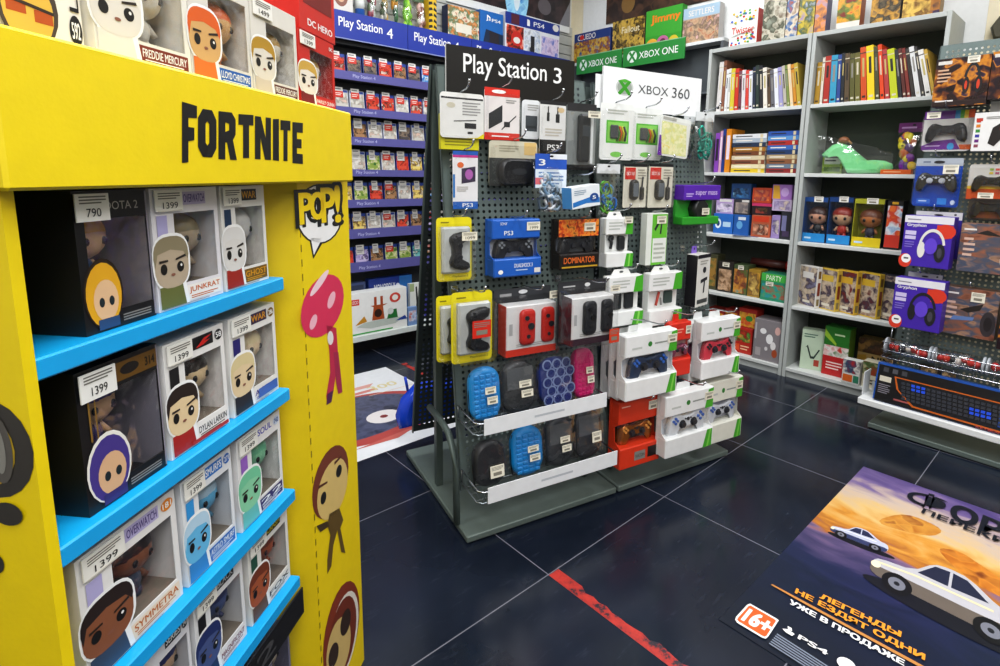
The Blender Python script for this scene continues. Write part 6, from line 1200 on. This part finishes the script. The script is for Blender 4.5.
for j, (zt, zb) in enumerate(LIPS):
    for i in range(10):
        nm, cols = PALS[ROWPAL[j][i]]
        tk = i % 3 if j not in (0, 1) else 1
        key = (nm, tk)
        if key not in protos:
            cr = MB(); w, h, d = .094, .142, .014
            cr.rbox(-w/2, w/2, -d, 0, 0, h, '#1c3a8a' if nm not in ('pale',) else '#c9cede', .001); cr.draw([('r', .04, .02, .96, .86, ART(cols, 26, .2)), ('r', .04, .88, .96, .98, '#24459a'), ('r', .2, .3, .8, .42, cols[1])], -w/2, w/2, 0, h, -d)
            o = cr.build('game_case'); tkt = MB(); tw = .4 if tk else .3
            tkt.box(-w*tw, w*tw*.4, -d-.003, -d-.001, h*.66, h*1.08, '#e8e6e0'); tkt.draw([('r', 0, .0, 1, .62, '#cf3322' if tk == 1 else '#d9d7d2'), ('l', .12, .15, .85, .5, '#f0d8d0' if tk == 1 else '#8a8a8a', 2), ('l', .1, .7, .9, .95, '#8a8a8a', 1)], -w*tw, w*tw*.4, h*.66, h*1.08, -d-.003)
            c = tkt.build('price_ticket', o); protos[key] = o; first = True
        else:
            s0 = protos[key]; o = s0.copy(); COL.objects.link(o)
            for ch in s0.children: c = ch.copy(); COL.objects.link(c); c.parent = o
        o.matrix_world = GAME.at(.33+.103*i+((j*37) % 5)*.006, .055, zb+.0045, 0, -6)
        tag(o, '%s game case, %s from the left on the %s lilac-edged shelf' % (nm, ORD[i+1], ROWN[j]), 'game case', 'game cases on the %s lilac-edged shelf' % ROWN[j])
# bottom shelf boxes
def gbox(name, lab, cat, px, y, d, colr, its, z=.1426, **k):
    a, b, o, t = GAME.rect(*px, y); return carton(name, lab, cat, GAME.at((a+b)/2, y+d, z), b-a, t-z, d, colr, its, **k)
a, b, o, t = GAME.rect(350, 292, 407, 330, -.05)
gbox('toy_set_box', 'white building-toy box with a small red-brown tower picture on the bottom shelf', 'toy box', (344, 291, 407, 331), -.045, .09, '#f0f1ee', [('t', 'LEGO', .12, .74, .24, .86, WHITE, .01) if False else ('r', .11, .72, .23, .86, '#d02a20'), ('t', 'LEGO', .125, .75, .215, .83, WHITE, .01), ('p', [(.42, .3), (.62, .3), (.6, .62), (.68, .66), (.4, .66), (.45, .62)], '#b0562a'), ('r', .46, .66, .5, .86, '#a84a24'), ('r', .56, .66, .6, .86, '#a84a24'), ('e', .52, .46, .06, .1, '#3a241c'), ('p', [(.18, .2), (.4, .12), (.8, .14), (.96, .26), (.7, .3), (.3, .28)], '#c4ccc4'), ('p', [(.16, .24), (.3, .44), (.34, .3)], '#c9902a'), ('p', [(.66, .28), (.7, .48), (.82, .5), (.84, .28)], '#2a7a3a'), ('e', .72, .46, .05, .08, '#d9dcd8'), ('p', [(.8, .2), (1, .2), (.96, .3)], '#2a4aa0'), ('e', .8, .78, .09, .12, '#d0483a'), ('e', .8, .78, .05, .07, '#ecebe6'), ('r', .0, .02, .75, .05, '#3aa84a')])
gbox('board_game', 'blue board game box standing behind the white building-toy box', 'board game', (369, 277, 412, 312), .058, .05, '#1f3a90', [('t', 'MONOPOLY', .12, .72, .6, .88, '#e9ecf4', .012), ('r', .7, .3, 1, 1, '#2f78c0'), ('e', .66, .8, .05, .06, '#e9ecf4')], z=.1426)
gbox('board_game', 'dark grey-blue box behind the left end of the white building-toy box', 'board game', (345, 283, 366, 312), .058, .05, '#4a5a86', [('r', .3, .55, .7, .72, '#d9dee6'), ('r', .1, .82, .9, .95, '#2f3a5a')])
gbox('toy_set_box', 'white and green picture box turned toward the aisle beside the building toy', 'toy box', (410, 283, 424, 318), .0, .03, '#e6e9e2', [('p', [(.35, .0), (.45, .5), (.4, .9), (.5, .92), (.6, .5), (.9, .2), (.85, .1), (.55, .3)], '#2a2c2c'), ('r', 0, .8, .3, 1, '#a8b88a')])
gbox('toy_set_box', 'small pale blue toy box at the right end by the perforated stand', 'toy box', (408, 307, 417, 328), -.045, .03, '#7a9ac8', [('r', .1, .2, .9, .8, A('#4a6ab0', '#c9d4e6', '#c86a5a'))])
gbox('toy_set_box', 'purple-blue box far right on the bottom shelf', 'toy box', (414, 296, 428, 322), .055, .05, '#3a3a9a', [('r', .1, .2, .9, .8, A('#4a4ab0', '#2a2a6a', '#8a8ad0'))])
# on top of the game wall
def tbox(name, lab, cat, px0, px1, yb, ytop, y, d, colr, its, grp='boxes on top of the game wall', side=None):
    a = GAME.hit(px0, yb, y)[0]; b = GAME.hit(px1, yb, y)[0]; t = GAME.hit((px0+px1)/2, ytop, y)[1] if ytop is not None else 2.035+.3
    return carton(name, lab, cat, GAME.at((a+b)/2, y+d, 2.0355), b-a, t-2.0355, d, colr, its, grp, side)
tbox('console_box', 'tall navy-sided console bundle box with a bright picture', 'console box', 448, 479, 38, 8, .03, .07, '#1d2c5a', [('r', .0, .0, 1, 1, A('#e0c8a0', '#c87a3a', '#5a7a5a', '#ecdcc4', '#a85a3a')), ('r', .25, .3, .75, .55, '#e6e0d0')], side='#1a2a52')
tbox('console_box', 'bright blue console box with a white emblem', 'console box', 480, 503, 44, 12, .03, .07, '#1f6ab4', [('p', [(.08, .0), (1, .02), (1, .45), (.25, .52)], '#162c4a'), ('p', [(.4, .05), (.85, .1), (.8, .45), (.4, .5)], '#2a2430'), ('p', [(.26, .74), (.33, .74), (.33, .86), (.4, .83), (.4, .78), (.36, .78), (.36, .76), (.44, .76), (.44, .85), (.33, .9), (.29, .9), (.29, .76)], WHITE), ('t', 'PS4', .5, .74, .88, .83, WHITE, .01)])
tbox('console_box', 'wide console bundle box with three game pictures and a blue band', 'console box', 505, 559, 54, 18, .03, .07, '#e0e2ea', [('r', 0, .72, 1, 1, '#1f3a90'), ('t', 'PS4', .5, .8, .7, .92, WHITE, .01), ('p', [(.38, .78), (.43, .78), (.43, .92), (.41, .94), (.38, .94)], WHITE), ('r', .02, .02, .32, .7, A('#b82a20', '#2a1a1c', '#d8503a', '#e6dcd4')), ('e', .2, .4, .1, .18, '#c8302a'), ('e', .2, .36, .06, .08, '#ece6e0'), ('r', .34, .02, .62, .7, A('#6a8ab8', '#dfe4ea', '#3a4458')), ('r', .45, .1, .52, .55, '#26282e'), ('r', .65, .05, .98, .62, A('#8a7ab0', '#d8c8e0', '#6a7ac0')), ('e', .92, .9, .06, .09, '#e6e4de'), ('r', .1, .74, .24, .98, '#5a2a3a')])
GT = 'toys on top of the game wall'
m = MB()
for i, (x0, x1, yt, cols, lab, kind) in enumerate(((356, 366, None, ['#2a6ac0', '#4a9ad8', '#1a4a9a'], 'blue tin toy on top of the game wall, first from the left', 0), (367, 379, 5, ['#c9ccc8', '#6a7a5a', '#9a4a5a'], 'bag of grey and pink toys on top of the game wall', 1), (380, 390, 3, ['#d9d6c8', '#5a6a4a', '#c0a05a'], 'bag of white and olive toys on top of the game wall', 1), (391, 400, 4, ['#3a7a4a', '#2a5a3a', '#d9a03a'], 'bag of dark green toys with an orange one', 1), (401, 415, 8, ['#8ad02a', '#6ab02a', '#a8e04a'], 'bag of lime green toys on top of the game wall', 1), (416, 428, 6, ['#d8b0a8', '#8a5a4a', '#e9e0d8'], 'bag of pink and white toys on top of the game wall', 1))):
    a = GAME.hit(x0, 22, .05)[0]; b = GAME.hit(x1, 22, .05)[0]; w = (b-a)*.86; M = GAME.at((a+b)/2, .09, 2.036)
    if kind == 0:
        m = MB(); m.tube([(0, -.03, 0), (0, -.03, .22)], w*.5, '#2a62b0', 14); m.tube([(0, -.03, .08), (0, -.03, .14)], w*.505, '#d9dcd8', 14); tag(m.build('toy_tin', None, M), lab, 'toy', GT)
    else: baggie('toy_bag', lab, 'toy bag', M, w, .26, .06, cols, '#4a6a4a', GT, k=5)
a = GAME.hit(429, 24, .04)[0]; m = MB(); m.rbox(-.03, .03, -.06, 0, 0, .3, '#e0b81e', .002)
for k in range(8): m.flat([(-.03, .02+k*.036), (.0, .03+k*.036), (-.005, .045+k*.036), (-.03, .04+k*.036)], -.0605, '#1b1b1b'); m.flat([(.005, .03+k*.036), (.03, .02+k*.036), (.03, .034+k*.036), (.01, .048+k*.036)], -.0605, '#1b1b1b')
tag(m.build('toy_box', None, GAME.at(a+.03, .1, 2.036)), 'narrow yellow and black checked box beside the tall console box', 'toy box')
a = GAME.hit(334, 12, .05)[0]; b = GAME.hit(354, 12, .05)[0]; carton('toy_box', 'pale box with a round picture at the left end of the game wall top', 'toy box', GAME.at((a+b)/2, .12, 2.0355), b-a, .3, .06, '#d9d6cf', [('e', .4, .45, .35, .2, '#8a5a4a'), ('e', .4, .45, .2, .12, '#d8b090')], GT)
# dark posters above
def wposter(lab, x0, x1, px_top, dir_, its): pass
m = MB(); x0 = GAME.hit(447, 3, .11)[0]; z0 = GAME.hit(447, 1, .11)[1]; x1 = 2.47
m.box(x0, x1, .11, .12, z0, z0+.5, '#e6e8e6'); m.draw([('r', .0, .1, 1, 1, ART(['#16141a', '#2a2326', '#4a3a3a', '#15171d'], 5, .3)), ('e', .52, .4, .1, .5, ART(['#2a7ac8', '#a8dcf4', '#3a90d8'], 9)), ('e', .52, .42, .03, .3, '#e2f2fa'), ('e', .1, .35, .05, .18, '#8a7a72'), ('e', .76, .3, .06, .12, '#6a6468'), ('p', [(.9, .1), (1, .1), (1, .5)], '#8a8a90')], x0, x1, z0, z0+.5, .11)
tag(m.build('wall_poster', None, GAME.at(0, 0, 0)), 'dark long poster with a glowing blue middle high above the console boxes', 'poster')

# ================================================================== unit in the far right corner
xu = thing('shelf_unit', 'dark shelf unit with a white top board in the far right corner', 'shelf unit', XBX.at(0, 0, 0))
m = MB(); m.box(0, 1.32, .1, .118, 0, 2.03, '#4f5558'); part('back_panel', m, xu)
m = MB(); m.rbox(-.03, 1.32, 0, .118, 2.03, 2.052, '#e3e6e4', .002); part('top_board', m, xu)
for z in (1.72, 1.44, 1.16, .88, .6, .3):
    m = MB(); m.box(0, 1.32, .0, .1, z-.012, z, '#6a7074'); part('shelf', m, xu)
for x in (0, 1.3):
    m = MB(); m.box(x, x+.02, 0, .1, 0, 2.03, '#5a6064'); part('side_panel', m, xu)
GNS = C('#2c8a3c', .4)
for k, (xa, xb, lab) in enumerate(((577, 622.5, 'green sign panel at left in the far corner'), (623.5, 685.5, 'green sign panel at right, nearest the bookcases'))):
    ya = 57 if k == 0 else 47.5
    a = XBX.hit(xa, ya, -.01)[0]; b = XBX.hit(xb, 40, -.01)[0]; m = MB(); z0, z1 = 1.955, 2.095
    m.box(a, b, -.012, -.004, z0, z1, GNS); m.draw([('r', 0, .96, 1, 1, '#8ac090'), ('e', .16, .48, .085, .3, '#e6f0e6'), ('p', [(.10, .68), (.13, .74), (.23, .26), (.2, .22)], '#2c8a3c'), ('p', [(.22, .68), (.19, .74), (.09, .26), (.12, .22)], '#2c8a3c'), ('t', 'XBOX ONE', .28, .32, .9, .66, WHITE, .006)], a, b, z0, z1, -.012)
    tag(m.build('shelf_sign', None, XBX.at(0, 0, 0)), lab, 'sign', 'green signs in the far corner')
def xbox_top(lab, x0, x1, yb, yt, colr, its):
    a = XBX.hit(x0, yb, .03)[0]; b = XBX.hit(x1, yb, .03)[0]; t = XBX.hit((x0+x1)/2, yt, .03)[1]
    carton('board_game', lab, 'board game', XBX.at((a+b)/2, .09, 2.0525), b-a-.003, t-2.0525, .06, colr, its, 'board games above the green signs')
xbox_top('dark blue board game with a red and white title, far corner', 574, 610, 50, 31, '#1f3a7a', [('r', 0, 0, 1, .72, A('#1f4a8a', '#c9a83a', '#7a3a2a', '#3a7ab0')), ('t', 'CLUEDO', .1, .76, .6, .94, '#e6e0d8', .015), ('e', .22, .85, .06, .08, '#c8281e')])
xbox_top('dark gold board game with a pale title', 612, 644, 45, 19, '#3a3018', [('r', 0, 0, 1, 1, A('#5a4a1c', '#c9a84a', '#2a2212', '#8a7028')), ('t', 'Fallout', .3, .62, .85, .8, '#ded6b8', .015)])
xbox_top('bright green board game with orange lettering', 645, 681, 42, 8, '#3a9a30', [('r', 0, .35, 1, 1, '#42a336'), ('t', 'Jimmy', .15, .62, .95, .86, '#e8821e', .04), ('e', .2, .15, .16, .14, '#e0a83a'), ('e', .5, .17, .17, .16, '#c06a9a'), ('e', .8, .16, .13, .13, '#d9c23a'), ('e', .5, .18, .08, .08, '#6a2a4a')])
xbox_top('pale blue and rust board game, nearest the spotted box', 682, 718, 40, 6, '#b8b4b0', [('r', 0, .7, 1, 1, '#a8c4d8'), ('t', 'SETTLERS', .15, .76, .85, .92, '#e9e4dc', .02), ('r', 0, 0, 1, .68, A('#a85a3a', '#c9a888', '#7a6a5a', '#d8b0a8'))])
m = MB(); m.box(0, 1.05, -.006, 0, 2.33, 2.9, '#241d1a'); m.draw([('r', 0, 0, 1, 1, ART(['#1c1614', '#3a2a22', '#5a4030', '#241c1a'], 6, .3)), ('e', .2, .2, .06, .12, '#8a6a3a'), ('e', .7, .3, .1, .2, '#7a2420')], 0, 1.05, 2.33, 2.9, -.006)
tag(m.build('wall_poster', None, XBX.at(.25, .11, 0)), 'dark brown poster on the wall above the green signs', 'poster')
# ================================================================== light and camera
def area(name, x, y, z, sx, sy, watt, col=(.97, .98, 1), rot=(0, 0, 0)):
    l = bpy.data.lights.new(name, 'AREA'); l.shape = 'RECTANGLE'; l.size = sx; l.size_y = sy; l.energy = watt; l.color = col
    o = bpy.data.objects.new(name, l); o.location = (x, y, z); o.rotation_euler = [math.radians(v) for v in rot]; COL.objects.link(o)
    return o
area('ceiling_lamp', -.9, -1.2, 2.95, .5, 1.5, 52)
area('ceiling_lamp', .9, -1.0, 2.95, .5, 1.5, 44)
area('ceiling_lamp', .5, 1.0, 2.95, 1.4, .4, 38)
area('ceiling_lamp', 1.6, .9, 2.95, .4, 1.4, 18)
area('ceiling_lamp', -1.8, .8, 2.95, 1.2, .5, 20)
area('ceiling_lamp', -1.6, -2.6, 2.6, 1.6, 1.2, 52, (1, .99, .98), (55, 0, -35))
w = bpy.data.worlds.new('shop_air'); SC.world = w; w.use_nodes = True
w.node_tree.nodes['Background'].inputs[0].default_value = (.8, .85, .9, 1); w.node_tree.nodes['Background'].inputs[1].default_value = .3
SC.view_settings.view_transform = 'Standard'; SC.view_settings.look = 'None'; SC.view_settings.exposure = -.04
SC.view_settings.use_curve_mapping = True
cm = SC.view_settings.curve_mapping; cc = cm.curves[3]
cc.points.new(.12, .1); cc.points.new(.6, .6); cm.update()
cam = bpy.data.cameras.new('camera'); co = bpy.data.objects.new('camera', cam); COL.objects.link(co)
R3 = Matrix((_r, _u, -_f)).transposed()
co.matrix_world = Matrix.Translation(CAM) @ R3.to_4x4()
cam.sensor_fit = 'HORIZONTAL'; cam.sensor_width = 36; cam.lens = F/1000*36
cam.shift_x = -(CX-500)/1000; cam.shift_y = (CY-333)/1000
cam.clip_start = .02
SC.camera = co
